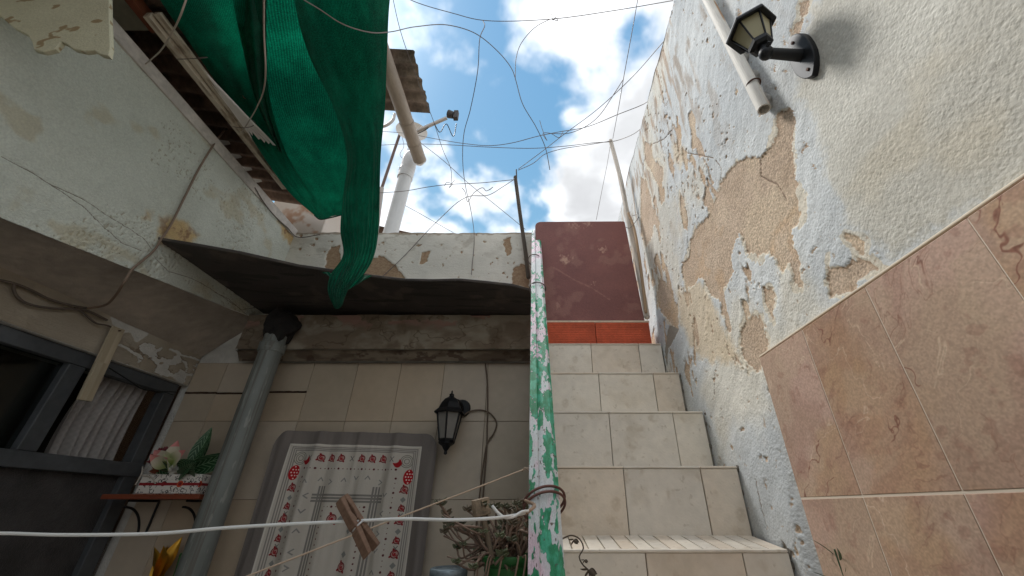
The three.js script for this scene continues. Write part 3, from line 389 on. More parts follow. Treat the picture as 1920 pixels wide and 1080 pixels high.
// ------------------------------------------------------------------ drain pipe in the corner
{
  const m = mat({ map: tex(512, (u, v) => { const n = fbm(u * 40, v * 2.5, 5), k = fbm(u * 9, v * 14, 4); let c = mix3([134, 138, 134], [112, 116, 112], k); c = mix3(c, [92, 84, 74], ss(0.58, 0.74, n) * 0.55); return mix3(c, [168, 168, 160], ss(0.66, 0.76, fbm(u * 30 + 7, v * 30, 3)) * 0.5); }), roughness: 0.55 }), t = thing('drain_pipe', 'thick grey drain pipe running down in the corner left of the door curtain', 'pipe');
  part(t, 'pipe', rod(W(-1.475, -EYE, 2.03), W(-1.475, 0.84, 2.03), 0.056, 0.056, 28), m);
  for (const y of [-0.55]) { part(t, 'clamp', new THREE.TorusGeometry(0.0575, 0.004, 6, 32).rotateX(Math.PI / 2).scale(1, 3, 1).translate(-1.475, EYE + y, -2.03), M.rust); part(t, 'clamp_arm', box(-1.482, -1.468, y - 0.010, y + 0.010, 2.085, 2.199), M.rust); }
  part(t, 'collar', new THREE.LatheGeometry([[0.056, 0], [0.064, 0.004], [0.066, 0.05], [0.060, 0.056], [0.056, 0.058]].map(([x, y]) => new THREE.Vector2(x, y)), 28).translate(-1.475, EYE + 0.74, -2.03), m);
  const g = new THREE.IcosahedronGeometry(0.085, 4), p = g.attributes.position; for (let i = 0; i < p.count; i++) { const k = 0.8 + 0.5 * vn(p.getX(i) * 30 + 9, p.getY(i) * 30 + p.getZ(i) * 21); p.setXYZ(i, p.getX(i) * k, p.getY(i) * k * 1.35, p.getZ(i) * k); } g.computeVertexNormals(); g.translate(-1.475, EYE + 0.90, -2.05);
  part(t, 'tar_seal', g, mat({ color: rgb(34, 30, 28), roughness: 0.9 })).userData = { label: 'black crumbling tar around the top of the pipe' };
}

// ------------------------------------------------------------------ door curtain with printed border
{
  const CW = 880, CH = 1536, cv = document.createElement('canvas'); cv.width = CW; cv.height = CH; const c = cv.getContext('2d');
  c.fillStyle = '#7d7570'; c.fillRect(0, 0, CW, CH); const L = 92, T = 66, Rr = CW - 84;
  c.fillStyle = '#c8c0b5'; c.fillRect(L, T, Rr - L, CH); c.strokeStyle = '#d8d2c8'; c.lineWidth = 7; c.strokeRect(L + 4, T + 4, Rr - L - 8, CH); c.strokeStyle = '#8f8984'; c.lineWidth = 5; for (const k of [20, 30, 40]) c.strokeRect(L + k, T + k * 0.8, Rr - L - 2 * k, CH);
  const rose = (x, y, s) => { c.strokeStyle = '#6a2a2a'; c.lineWidth = 4; c.fillStyle = '#b8928a'; c.beginPath(); c.arc(x, y, 15 * s, 0, 7); c.fill(); c.stroke(); c.strokeStyle = '#9c1f26'; c.beginPath(); c.arc(x + 2, y - 2, 9 * s, 0.5, 5.2); c.stroke(); c.fillStyle = '#a01c24'; c.beginPath(); c.arc(x + 1, y, 4.5 * s, 0, 7); c.fill(); c.fillStyle = '#8a1d22'; for (const a of [0.9, 2.6, 4.4]) { c.beginPath(); c.ellipse(x + Math.cos(a) * 18 * s, y + Math.sin(a) * 18 * s, 6 * s, 4 * s, a, 0, 7); c.fill(); } };
  const leaf = (x, y, s) => { c.fillStyle = '#8b8a86'; c.beginPath(); c.moveTo(x, y - 15 * s); c.lineTo(x + 14 * s, y); c.lineTo(x, y + 15 * s); c.lineTo(x - 14 * s, y); c.fill(); };
  const xmark = (x, y, s) => { c.strokeStyle = '#77736f'; c.lineWidth = 4; c.beginPath(); c.moveTo(x - 12 * s, y - 14 * s); c.lineTo(x, y); c.lineTo(x - 12 * s, y + 14 * s); c.moveTo(x + 12 * s, y - 14 * s); c.lineTo(x, y); c.lineTo(x + 12 * s, y + 14 * s); c.stroke(); };
  const dot = (x, y, r = 4) => { c.fillStyle = '#5c2a2a'; c.beginPath(); c.arc(x, y, r, 0, 7); c.fill(); };
  const heart = (x, y) => { c.fillStyle = '#b3161e'; c.beginPath(); c.ellipse(x, y, 24, 36, 0.12, 0, 7); c.fill(); c.fillStyle = '#f0dcd6'; for (let i = -1; i <= 1; i++) for (let j = -2; j <= 2; j++) if (Math.abs(i) + Math.abs(j) < 3) { c.beginPath(); c.arc(x + i * 13 + (j & 1) * 5, y + j * 14, 3.6, 0, 7); c.fill(); } };
  const tw = T + 68; for (let x = L + 130, k = 0; x < Rr - 110; x += 54, k++) (k % 4 === 1 || k % 4 === 2 || k % 4 === 3) ? rose(x, tw, 1) : xmark(x, tw, 0.9);
  for (let x = L + 110, k = 0; x < Rr - 100; x += 20, k++) dot(x, T + 118, k % 3 === 0 ? 5 : 2.5);
  for (const [x, y, s] of [[L + 70, T + 70, 1], [Rr - 70, T + 76, 1]]) { c.strokeStyle = '#8a867c'; c.lineWidth = 4; for (const r of [12, 22, 30]) { c.beginPath(); c.arc(x, y, r * s, 0, 7); c.stroke(); } }
  heart(L + 56, T + 140); heart(Rr - 52, T + 150); c.fillStyle = '#a3141c'; for (const [x, y] of [[L + 112, T + 92], [Rr - 112, T + 98]]) { c.beginPath(); c.moveTo(x - 22, y - 12); c.quadraticCurveTo(x, y + 30, x + 22, y - 8); c.quadraticCurveTo(x + 12, y - 34, x + 6, y - 30); c.quadraticCurveTo(x + 4, y - 6, x - 22, y - 12); c.fill(); }
  for (let y = T + 210, k = 0; y < CH - 40; y += 46, k++) for (const x of [L + 66, Rr - 62]) { k % 3 === 0 ? rose(x, y, 1.05) : k % 3 === 1 ? leaf(x, y, 0.9) : (rose(x, y - 8, 0.8), xmark(x, y + 24, 0.7)); }
  for (let y = T + 160, k = 0; y < CH - 40; y += 22, k++) for (const x of [L + 112, Rr - 108]) dot(x, y, k % 3 === 0 ? 5 : 2.2);
  const chev = (x, y, a) => { c.save(); c.translate(x, y); c.rotate(a); c.strokeStyle = '#8d8a86'; c.lineWidth = 5; c.beginPath(); c.moveTo(-12, 9); c.lineTo(0, -7); c.lineTo(12, 9); c.stroke(); c.restore(); };
  const R = rng(3); for (let x = L + 140; x < Rr - 130; x += 62) chev(x, T + 150 + 40 * R(), Math.floor(R() * 4) * 1.57); for (let y = T + 230; y < CH; y += 78) { chev(L + 160, y + 20 * R(), Math.floor(R() * 4) * 1.57); chev(Rr - 150, y + 20 * R(), Math.floor(R() * 4) * 1.57); }
  c.strokeStyle = '#85807a'; for (const [dx, w] of [[0, 9], [14, 9], [28, 9]]) { c.lineWidth = w; c.beginPath(); c.moveTo(L + 180, T + 240 + dx); c.lineTo(Rr - 165, T + 240 + dx); c.stroke(); c.beginPath(); c.moveTo(L + 205 + dx, T + 200); c.lineTo(L + 205 + dx, CH); c.stroke(); c.beginPath(); c.moveTo(Rr - 220 + dx, T + 200); c.lineTo(Rr - 220 + dx, CH); c.stroke(); }
  for (let x = L + 262; x < Rr - 240; x += 18) dot(x, T + 292, (x / 18 | 0) % 3 ? 2 : 5); for (let y = T + 310; y < CH; y += 24) { dot(L + 256, y, 3.4); dot(Rr - 244, y, 3.4); }
  rose(L + 310, T + 345, 1.3); leaf(L + 350, T + 345, 1); rose(Rr - 300, T + 350, 1.2); leaf(Rr - 300, T + 395, 0.9); for (let x = L + 280; x < Rr - 250; x += 60) { rose(x, T + 640, 1.2); leaf(x + 30, T + 640, 0.8); rose(x, T + 1120, 1.2); } rose(Rr - 300, T + 540, 1.2); leaf(Rr - 300, T + 590, 1); leaf(Rr - 300, T + 490, 1);
  const map = new THREE.CanvasTexture(cv); map.colorSpace = THREE.SRGBColorSpace; map.magFilter = THREE.LinearFilter;
  const pos = [], uv = [], idx = [], nx = 150, ny = 40; for (let j = 0; j <= ny; j++) for (let i = 0; i <= nx; i++) {
    const s = i / nx, t = j / ny, fold = Math.sin(s * 38 + 1.2 * Math.sin(t * 2.1 + s * 3)) * 0.016 * ss(-0.10, 0.25, t) + Math.sin(s * 15 + 1) * 0.008 * t - 0.016 * Math.pow(0.5 + 0.5 * Math.sin(s * 27 + 0.6 * Math.sin(t * 5)), 6) + 0.004 * (vn(s * 60, t * 9) - 0.5);
    let y = mix(0.357 - 0.018 * s, -1.12, t); const e = Math.min(s, 1 - s) * 0.85; if (e < 0.075) y -= (0.075 - Math.sqrt(Math.max(0, 0.005625 - (0.075 - e) ** 2))) * Math.max(0, 1 - t / 0.15);
    pos.push(mix(-1.375, -0.522, s), EYE + y, -(2.150 + fold)); uv.push(s, 1 - t); if (i < nx && j < ny) { const a = j * (nx + 1) + i; idx.push(a, a + 1, a + nx + 2, a, a + nx + 2, a + nx + 1); }
  }
  const g = new THREE.BufferGeometry(); g.setAttribute('position', new THREE.Float32BufferAttribute(pos, 3)); g.setAttribute('uv', new THREE.Float32BufferAttribute(uv, 2)); g.setIndex(idx); g.computeVertexNormals();
  const t = thing('door_curtain', 'grey edged doorway curtain printed with red roses and ornaments', 'curtain'); part(t, 'cloth', g, mat({ map, roughness: 0.95, side: THREE.DoubleSide, bumpMap: gritAt(6), bumpScale: 0.0006 }));
  part(t, 'curtain_rod', rod(W(-1.27, 0.336, 2.178), W(-0.62, 0.322, 2.178), 0.005), M.iron); for (const x of [-1.25, -0.64]) part(t, 'rod_hook', rod(W(x, 0.331, 2.178), W(x, 0.331, 2.20), 0.004), M.iron);
}

// ------------------------------------------------------------------ lanterns
const hexRing = (list, seg = 6) => { const g = new THREE.LatheGeometry(list.map(([x, y]) => new THREE.Vector2(x, y)), seg).toNonIndexed(); g.computeVertexNormals(); return g; };
{
  const t = thing('wall_lantern', 'black hanging lantern on the shaded tiled wall beside the curtain', 'lantern', W(-0.462, 0.23, 2.075), 'wall lanterns');
  const milky = new THREE.MeshPhysicalMaterial({ color: rgb(196, 192, 186), roughness: 0.25, transmission: 0.6, thickness: 0 });
  part(t, 'finial', hexRing([[0.001, 0], [0.009, 0.004], [0.007, 0.018], [0.012, 0.024], [0.022, 0.040], [0.040, 0.052], [0.042, 0.060], [0.001, 0.061]], 12), M.iron);
  part(t, 'base', hexRing([[0.036, 0.058], [0.044, 0.066], [0.044, 0.074], [0.001, 0.074]]), M.iron);
  for (let k = 0; k < 6; k++) { const a = k * Math.PI / 3, A = new THREE.Vector3(0.041 * Math.sin(a), 0.072, 0.041 * Math.cos(a)), B = new THREE.Vector3(0.066 * Math.sin(a), 0.198, 0.066 * Math.cos(a)); part(t, 'cage_bar', rod(A, B, 0.0042, 0.005, 6), M.iron); const a2 = a + Math.PI / 3, C = new THREE.Vector3(0.064 * Math.sin(a2), 0.197, 0.064 * Math.cos(a2)), D = new THREE.Vector3(0.040 * Math.sin(a2), 0.073, 0.040 * Math.cos(a2)); const A2 = A.clone().multiplyScalar(0.975), B2 = B.clone().multiplyScalar(0.97); A2.y = A.y; B2.y = 0.197; const g = new THREE.BufferGeometry(); g.setAttribute('position', new THREE.Float32BufferAttribute([...A2, ...D, ...C, ...A2, ...C, ...B2].flat(), 3)); g.computeVertexNormals(); part(t, 'pane', g, milky); }
  part(t, 'roof', hexRing([[0.082, 0.196], [0.084, 0.202], [0.062, 0.222], [0.050, 0.250], [0.034, 0.272], [0.016, 0.282], [0.012, 0.290], [0.014, 0.296], [0.004, 0.304], [0.005, 0.312], [0.001, 0.318]]), M.iron);
  part(t, 'bracket', capped([new THREE.Vector3(0, 0.25, -0.02), new THREE.Vector3(0.02, 0.275, -0.06), new THREE.Vector3(0.035, 0.262, -0.10), new THREE.Vector3(0.04, 0.240, -0.118)], 0.012, 16, 8), M.iron);
  part(t, 'back_plate', new THREE.CylinderGeometry(0.045, 0.05, 0.012, 20).rotateX(Math.PI / 2).translate(0.035, 0.25, -0.118), M.iron);
}
{
  const x = 0.578, y = 1.006, d = 0.562, o = W(x, y, d), t = thing('wall_lantern', 'black lantern with frosted panes on an angled arm on the white wall', 'lantern', o, 'wall lanterns');
  const frost = new THREE.MeshPhysicalMaterial({ color: rgb(188, 178, 138), roughness: 0.5, transmission: 0.35, thickness: 0 }), V = (a, b, c) => new THREE.Vector3(a, b, c);
  const K = 0.80, H = (g) => g.scale(K, K, K).rotateZ(0.10);
  part(t, 'bulb', H(new THREE.SphereGeometry(0.016, 16, 10).scale(1, 1.4, 1).translate(0, 0.08, 0)), mat({ color: rgb(226, 222, 210), roughness: 0.4 }));
  part(t, 'base', H(hexRing([[0.001, 0.030], [0.026, 0.030], [0.036, 0.038], [0.038, 0.050], [0.034, 0.056], [0.001, 0.056]])), M.iron);
  part(t, 'socket', H(new THREE.CylinderGeometry(0.014, 0.016, 0.040, 16).translate(0, 0.014, 0)), M.iron);
  for (let k = 0; k < 6; k++) { const a = k * Math.PI / 3, a2 = a + Math.PI / 3, at = (r, h, q) => V(r * Math.sin(q), h, r * Math.cos(q)); part(t, 'cage_bar', H(rod(at(0.036, 0.052, a), at(0.060, 0.135, a), 0.0028, 0.0032, 6)), M.iron); const q = [at(0.035, 0.054, a), at(0.035, 0.054, a2), at(0.0585, 0.134, a2), at(0.035, 0.054, a), at(0.0585, 0.134, a2), at(0.0585, 0.134, a)]; const g = new THREE.BufferGeometry(); g.setAttribute('position', new THREE.Float32BufferAttribute(q.flatMap((p) => [p.x, p.y, p.z]), 3)); g.computeVertexNormals(); part(t, 'pane', H(g), frost); }
  part(t, 'roof', H(hexRing([[0.060, 0.132], [0.077, 0.128], [0.079, 0.134], [0.076, 0.142], [0.050, 0.165], [0.022, 0.178], [0.012, 0.186], [0.014, 0.196], [0.001, 0.204]])), M.iron);
  part(t, 'arm', rod(V(0.002, 0.000, 0), V(XR - x - 0.012, -0.012, 0), 0.0125, 0.0145, 16), M.iron);
  part(t, 'elbow', new THREE.SphereGeometry(0.0175, 14, 10).translate(0, 0, 0), M.iron);
  part(t, 'screw', rod(V(-0.004, 0.0, 0.010), V(-0.004, 0.004, 0.026), 0.004), M.iron);
  const sh = new THREE.Shape(); sh.moveTo(0, -0.082); sh.quadraticCurveTo(0.022, -0.070, 0.031, -0.03); sh.quadraticCurveTo(0.036, 0, 0.031, 0.03); sh.quadraticCurveTo(0.022, 0.070, 0, 0.082); sh.quadraticCurveTo(-0.022, 0.070, -0.031, 0.03); sh.quadraticCurveTo(-0.036, 0, -0.031, -0.03); sh.quadraticCurveTo(-0.022, -0.070, 0, -0.082);
  const g = new THREE.ExtrudeGeometry(sh, { depth: 0.010, bevelEnabled: true, bevelSize: 0.002, bevelThickness: 0.003, bevelSegments: 2 }); g.rotateY(-Math.PI / 2); g.translate(XR - x - 0.006, -0.012, 0);
  const plate = part(t, 'back_plate', g, M.iron); for (const k of [-1, 1]) part(plate, 'screw', new THREE.CylinderGeometry(0.004, 0.004, 0.004, 10).rotateZ(Math.PI / 2).translate(XR - x - 0.020, -0.012 + k * 0.058, 0), M.rust);
}
// pipe stub on the white wall
{
  const a = onX(1433, 205, 0.646), b = onX(1322, -10, 0.652), A = W(0.646, a[1], a[0]), B = W(0.653, b[1] + 0.5, b[0] + 0.02), v = B.clone().sub(A), t = thing('pipe_stub', 'rusty white pipe with an open end running down the peeling wall beside the lantern', 'pipe', A);
  const m = mat({ map: tex(256, (u, q) => { const n = fbm(u * 6, q * 30, 4); return mix3([222, 217, 208], [176, 140, 110], ss(0.60, 0.76, n)).map((k) => k * (0.94 + 0.12 * vn(u * 90, q * 200))); }), roughness: 0.7, side: THREE.DoubleSide });
  const g = new THREE.LatheGeometry([[0.0138, 0.0], [0.0178, 0.0], [0.0178, 1], [0.0138, 1], [0.0138, 0]].map(([x, y]) => new THREE.Vector2(x, y * v.length())), 24); g.applyQuaternion(new THREE.Quaternion().setFromUnitVectors(new THREE.Vector3(0, 1, 0), v.clone().normalize())); part(t, 'tube', g, m);
  part(t, 'clamp', new THREE.TorusGeometry(0.019, 0.0025, 6, 24).rotateX(Math.PI / 2).translate(0.003, 0.12, -0.002), M.rust);
  for (const [k, r] of [[0.05, 0.012], [0.17, 0.010], [0.30, 0.014]]) part(t, 'mortar', (() => { const s = new THREE.IcosahedronGeometry(r * 1.6, 2), p = s.attributes.position; for (let i = 0; i < p.count; i++) { const q = 0.7 + 0.6 * vn(p.getX(i) * 90 + 4, p.getY(i) * 90 + p.getZ(i) * 70); p.setXYZ(i, p.getX(i) * q, p.getY(i) * q * 2.2, p.getZ(i) * q); } s.computeVertexNormals(); s.translate(0.026, k, -0.010); return s; })(), M.plaster);
}

// ------------------------------------------------------------------ shelf with flowers
const leafMat = (r, g, b) => new THREE.MeshPhysicalMaterial({ color: rgb(r, g, b), roughness: 0.55, transmission: 0.2, thickness: 0, side: THREE.DoubleSide });
function leafShape(len, wid, curl, n = 10) { const pos = [], idx = [], uv = []; for (let i = 0; i <= n; i++) { const t = i / n, w = wid * Math.pow(Math.sin(Math.PI * Math.pow(t, 0.75)), 0.9) * (t > 0.98 ? 0 : 1); for (const k of [-1, -0.5, 0, 0.5, 1]) { pos.push(k * w, t * len, curl * t * t * len - Math.abs(k) * w * -0.35); uv.push(k, t); } if (i < n) for (let k = 0; k < 4; k++) { const a = i * 5 + k; idx.push(a, a + 1, a + 6, a, a + 6, a + 5); } } const g = new THREE.BufferGeometry(); g.setAttribute('position', new THREE.Float32BufferAttribute(pos, 3)); g.setAttribute('uv', new THREE.Float32BufferAttribute(uv, 2)); g.setIndex(idx); g.computeVertexNormals(); return g; }
function place(g, p, dir, roll = 0) { g = g.clone(); g.rotateY(roll); g.applyQuaternion(new THREE.Quaternion().setFromUnitVectors(new THREE.Vector3(0, 1, 0), dir.clone().normalize())); g.translate(p.x, p.y, p.z); return g; }
const D3 = (x, y, z) => new THREE.Vector3(x, y, z);
{
  const wood = mat({ map: tex(256, (u, v) => mix3([156, 82, 52], [112, 56, 36], fbm(u * 4, v * 40, 4))), roughness: 0.5 }), t = thing('wall_shelf', 'small reddish wooden shelf on scrolled iron brackets in the corner by the pipe', 'shelf');
  part(t, 'board', box(-1.99, -1.545, 0.036, 0.056, 2.00, 2.197, 0.003), wood);
  for (const x of [-1.88, -1.615]) { const pts = []; for (let k = 0; k <= 20; k++) { const a = k / 20; const ang = -Math.PI / 2 + a * 4.2; pts.push(W(x, 0.005 - 0.055 * a * 1.6 + 0.02 * Math.cos(ang), 2.04 + 0.10 * a + 0.018 * Math.sin(ang))); } part(t, 'bracket', mergeGeometries([capped(pts, 0.005, 50, 6), rod(W(x, 0.03, 2.03), W(x, 0.03, 2.19), 0.005), rod(W(x, 0.03, 2.192), W(x, -0.11, 2.192), 0.005)]), M.iron); }
  const f = thing('flower_box', 'white and red patterned flower box with a pale lily on the shelf', 'flower box', W(-1.735, 0.0565, 2.09));
  const cv = document.createElement('canvas'); cv.width = 512; cv.height = 160; const c = cv.getContext('2d'), R = rng(8); c.fillStyle = '#ded8d0'; c.fillRect(0, 0, 512, 160); c.strokeStyle = '#2c2624'; for (let k = 0; k < 90; k++) { c.lineWidth = 3 + 3 * R(); c.beginPath(); c.arc(R() * 512, R() * 160, 5 + 12 * R(), R() * 6, R() * 6 + 2); c.stroke(); } c.fillStyle = '#8e1820'; c.fillRect(0, 70, 512, 22); c.fillStyle = '#c8502c'; c.beginPath(); c.arc(350, 80, 26, 0, 7); c.fill(); c.fillStyle = '#8a1a20'; c.beginPath(); c.arc(350, 80, 14, 0, 7); c.fill(); c.beginPath(); c.arc(210, 80, 18, 0, 7); c.fill();
  const map = new THREE.CanvasTexture(cv); map.colorSpace = THREE.SRGBColorSpace; map.wrapS = map.wrapT = THREE.RepeatWrapping; const bx = new RoundedBoxGeometry(0.285, 0.085, 0.11, 2, 0.006); bx.translate(0, 0.0425, 0); uvBox(bx, 1); const uvs = bx.attributes.uv; for (let i = 0; i < uvs.count; i++) uvs.setXY(i, uvs.getX(i) / 0.285 + 0.5, uvs.getY(i) / 0.085); part(f, 'box', bx, mat({ map, roughness: 0.7 }));
  const veins = (base, v) => tex(128, (u, q) => { const k = Math.abs(u - 0.0) < 0.01 ? 1 : 0, a = Math.abs(u > 0.5 ? 1 - u : u); const s = Math.abs(((q * 9 - a * 3) % 1 + 1) % 1 - 0.5) < 0.09 || a < 0.03 ? 1 : 0; return mix3(base, v, Math.max(k, s) * 0.8); });
  const leafM = new THREE.MeshPhysicalMaterial({ map: veins([28, 74, 38], [168, 196, 160]), roughness: 0.45, side: THREE.DoubleSide, transmission: 0.15, thickness: 0 });
  part(f, 'leaf', place(leafShape(0.21, 0.038, 0.05), D3(0.03, 0.10, 0.0), D3(0.10, 1, -0.05), 0.2), leafM);
  part(f, 'leaf', place(leafShape(0.15, 0.030, 0.1), D3(0.05, 0.10, 0.0), D3(0.30, 1, 0.1), -0.4), leafM);
  part(f, 'leaf', place(leafShape(0.22, 0.045, -0.12), D3(0.03, 0.11, 0.01), D3(1, 0.30, 0.1), 0.6), leafM);
  part(f, 'leaf', place(leafShape(0.15, 0.045, -0.1), D3(0.0, 0.09, 0.03), D3(0.7, 0.25, 0.5), -0.3), leafM);
  part(f, 'leaf', place(leafShape(0.13, 0.04, -0.2), D3(-0.02, 0.09, 0.03), D3(-0.6, 0.4, 0.5), -0.3), leafM);
  part(f, 'leaf', place(leafShape(0.12, 0.04, -0.2), D3(0.05, 0.08, 0.03), D3(0.5, 0.2, 0.7), 0.3), leafM);
  const petal = new THREE.MeshPhysicalMaterial({ map: tex(64, (u, v) => mix3([176, 196, 120], v > 0.75 ? [232, 150, 146] : [226, 216, 196], ss(0.0, 0.7, v))), roughness: 0.7, side: THREE.DoubleSide, transmission: 0.25, thickness: 0 });
  for (const [dx, dy, dz, r] of [[-0.7, 0.5, 0.4, 0.2], [0.6, 0.45, 0.5, -0.3], [0, 0.9, 0.3, 0.1], [-0.2, 0.2, 0.9, 0.5], [0.35, 0.1, 0.9, -0.5]]) part(f, 'petal', place(leafShape(0.11, 0.036, -0.15), D3(-0.035, 0.125, 0.045), D3(dx, dy, dz), r), petal);
  const fr = (name, x, y, z, r, m) => { const gs = []; for (let k = 0; k < 34; k++) gs.push(place(leafShape(r, r * 0.34, 0.3 * (R() - 0.5), 4), D3(x, y, z), D3(R() - 0.5, R() - 0.25, R() - 0.4), R() * 6)); return part(f, name, mergeGeometries(gs), m); };
  fr('carnation', -0.11, 0.155, 0.02, 0.058, leafMat(120, 26, 40)); fr('carnation', -0.075, 0.105, 0.04, 0.045, leafMat(122, 60, 34)); fr('white_sprig', 0.0, 0.10, 0.06, 0.026, leafMat(206, 204, 196)); fr('white_sprig', 0.045, 0.095, 0.05, 0.022, leafMat(200, 198, 190));
  part(f, 'twig', mergeGeometries([capped([D3(-0.15, 0.04, 0.06), D3(-0.145, 0.09, 0.06), D3(-0.155, 0.115, 0.06)], 0.003, 12, 5), capped([D3(-0.146, 0.08, 0.06), D3(-0.09, 0.07, 0.06), D3(-0.06, 0.045, 0.06)], 0.003, 12, 5), capped([D3(-0.147, 0.095, 0.06), D3(-0.12, 0.115, 0.062)], 0.0025, 6, 5)]), mat({ color: rgb(190, 182, 170) }));
}
{ // gold foil flower on a lower shelf
  const wood = mat({ color: rgb(110, 60, 40), roughness: 0.55 }), t = thing('lower_shelf', 'small dark wooden shelf carrying the gold foil flower low in the corner', 'shelf'); part(t, 'board', box(-1.80, -1.56, -0.40, -0.382, 2.06, 2.197, 0.003), wood); for (const x of [-1.76, -1.60]) part(t, 'bracket', rod(W(x, -0.401, 2.09), W(x, -0.50, 2.194), 0.005), M.iron);
  const f = thing('gold_foil_flower', 'crumpled gold foil flower ornament with a green stem under the shelf', 'ornament', W(-1.685, -0.3815, 2.12)), gold = mat({ color: rgb(212, 162, 64), roughness: 0.3, metalness: 0.9, side: THREE.DoubleSide }), R = rng(14);
  part(f, 'pot', hexRing([[0.001, 0], [0.035, 0], [0.045, 0.07], [0.041, 0.07], [0.001, 0.06]], 20), mat({ color: rgb(140, 84, 60) })); part(f, 'stem', capped([D3(0.05, 0.06, 0), D3(0.075, 0.12, 0), D3(0.07, 0.2, 0)], 0.008, 12, 8), leafMat(60, 110, 50));
  for (let k = 0; k < 9; k++) part(f, 'petal', place(leafShape(0.12 + 0.05 * R(), 0.028, 0.3 * (R() - 0.5), 6), D3(0, 0.07 + 0.05 * R(), 0), D3((R() - 0.5) * 0.7, 1, (R() - 0.3) * 0.6), R() * 6), gold);
}

// ------------------------------------------------------------------ potted succulent, stake and tin on a pedestal left of the rail
{
  solo('pedestal', 'plain concrete pedestal carrying the green flower pot beside the stairs', 'pedestal', box(-0.34, -0.006, -EYE + 0.001, -0.26, 1.18, 1.52, 0.006), M.cement);
  const R = rng(77), c = W(-0.088, -0.2595, 1.32), t = thing('potted_succulent', 'dry straggly succulent in a ribbed green pot beside the foot of the handrail', 'potted plant', c);
  const prof = [[0.001, 0], [0.048, 0]]; for (let k = 0; k < 9; k++) prof.push([0.050 + k * 0.0016, 0.008 + k * 0.014], [0.053 + k * 0.0016, 0.014 + k * 0.014]); prof.push([0.072, 0.134], [0.074, 0.146], [0.067, 0.147], [0.064, 0.12], [0.001, 0.118]);
  part(t, 'pot', new THREE.LatheGeometry(prof.map(([x, y]) => new THREE.Vector2(x, y)), 40), mat({ color: rgb(42, 104, 50), roughness: 0.4 })); part(t, 'soil', new THREE.CylinderGeometry(0.063, 0.06, 0.01, 24).translate(0, 0.122, 0), mat({ color: rgb(62, 50, 40), roughness: 1 }));
  const stem = mat({ map: mottle([134, 112, 98], 0.3, 10), roughness: 0.8 }), green = [leafMat(112, 118, 88), leafMat(98, 98, 76), leafMat(122, 110, 92)];
  const tip = (p, s) => { const gs = [], n = 9; for (let k = 0; k < n; k++) { const a = k * 2.4; gs.push(place(leafShape(s * (0.8 + 0.4 * R()), s * 0.28, 0.25, 4), p, D3(Math.cos(a), 0.35 + 0.08 * k, Math.sin(a)), a)); } return mergeGeometries(gs); };
  for (let k = 0; k < 84; k++) {
    const a = R() * 6.28, r = 0.05 * R(), s = D3(Math.cos(a) * r, 0.12, Math.sin(a) * r), out = k < 26 ? 0.07 + 0.13 * R() : 0.03 + 0.09 * R(), side = k < 24 ? -1 : (R() * 2 - 1), h = k % 3 === 0 ? -0.03 + 0.1 * R() : 0.04 + 0.09 * R();
    const e = D3(side * out + 0.01, 0.14 + h, (R() - 0.35) * 0.16), m1 = s.clone().lerp(e, 0.35).add(D3((R() - 0.5) * 0.05, 0.05 * R(), (R() - 0.5) * 0.05)), m2 = s.clone().lerp(e, 0.72).add(D3((R() - 0.5) * 0.05, (R() - 0.4) * 0.05, (R() - 0.5) * 0.05)); if (e.x > 0.07) { e.x = 0.07 * R(); }
    const st = part(t, 'stem', capped([s, m1, m2, e], 0.0018 + 0.0018 * R(), 18, 5), stem); if (R() < 0.72) part(st, 'leaf_rosette', tip(e, 0.012 + 0.012 * R()), green[k % 3]);
  }
  for (let k = 0; k < 10; k++) { const a = -0.4 + R() * 3.9, q = D3(Math.cos(a) * 0.06, 0.135, Math.sin(a) * 0.06), e = D3(Math.cos(a + 0.2) * 0.09, 0.02 + 0.07 * R(), Math.sin(a + 0.2) * 0.09); part(t, 'trailing_stem', capped([q, D3(Math.cos(a) * 0.085, 0.15, Math.sin(a) * 0.085), q.clone().lerp(e, 0.6).multiplyScalar(1.1), e], 0.0025, 16, 5), mat({ color: rgb(150, 126, 110) })); }
  const s = thing('plant_stake', 'thin stake topped by a square wooden block among the dry stems', 'stake', W(-0.165, -0.259, 1.29)); part(s, 'stick', rod(D3(0.045, 0.13, 0.03), D3(0.004, 0.245, 0), 0.008, 0.008, 8), mat({ color: rgb(120, 104, 86) })); const b = new RoundedBoxGeometry(0.046, 0.044, 0.03, 1, 0.003); b.rotateZ(0.2); b.rotateY(0.5); b.translate(-0.002, 0.262, 0); part(s, 'block', uvBox(b, 8), mat({ map: mottle([150, 132, 112], 0.4, 5), roughness: 0.7 })); s.position.set(-0.165, EYE - 0.259, -1.29);
  const tin = thing('tin_can', 'grey tin with a dull dented lid beside the green pot', 'tin', W(-0.245, -0.2595, 1.30)); part(tin, 'body', new THREE.CylinderGeometry(0.046, 0.046, 0.105, 32).translate(0, 0.0525, 0), mat({ color: rgb(150, 156, 160), roughness: 0.45, metalness: 0.6 })); part(tin, 'lid', new THREE.LatheGeometry([[0.0005, 0.117], [0.02, 0.118], [0.036, 0.114], [0.045, 0.119], [0.051, 0.117], [0.051, 0.100], [0.047, 0.100]].map(([x, y]) => new THREE.Vector2(x, y)), 36), mat({ map: mottle([128, 142, 150], 0.5, 5), roughness: 0.5, metalness: 0.4, side: THREE.DoubleSide }));
}
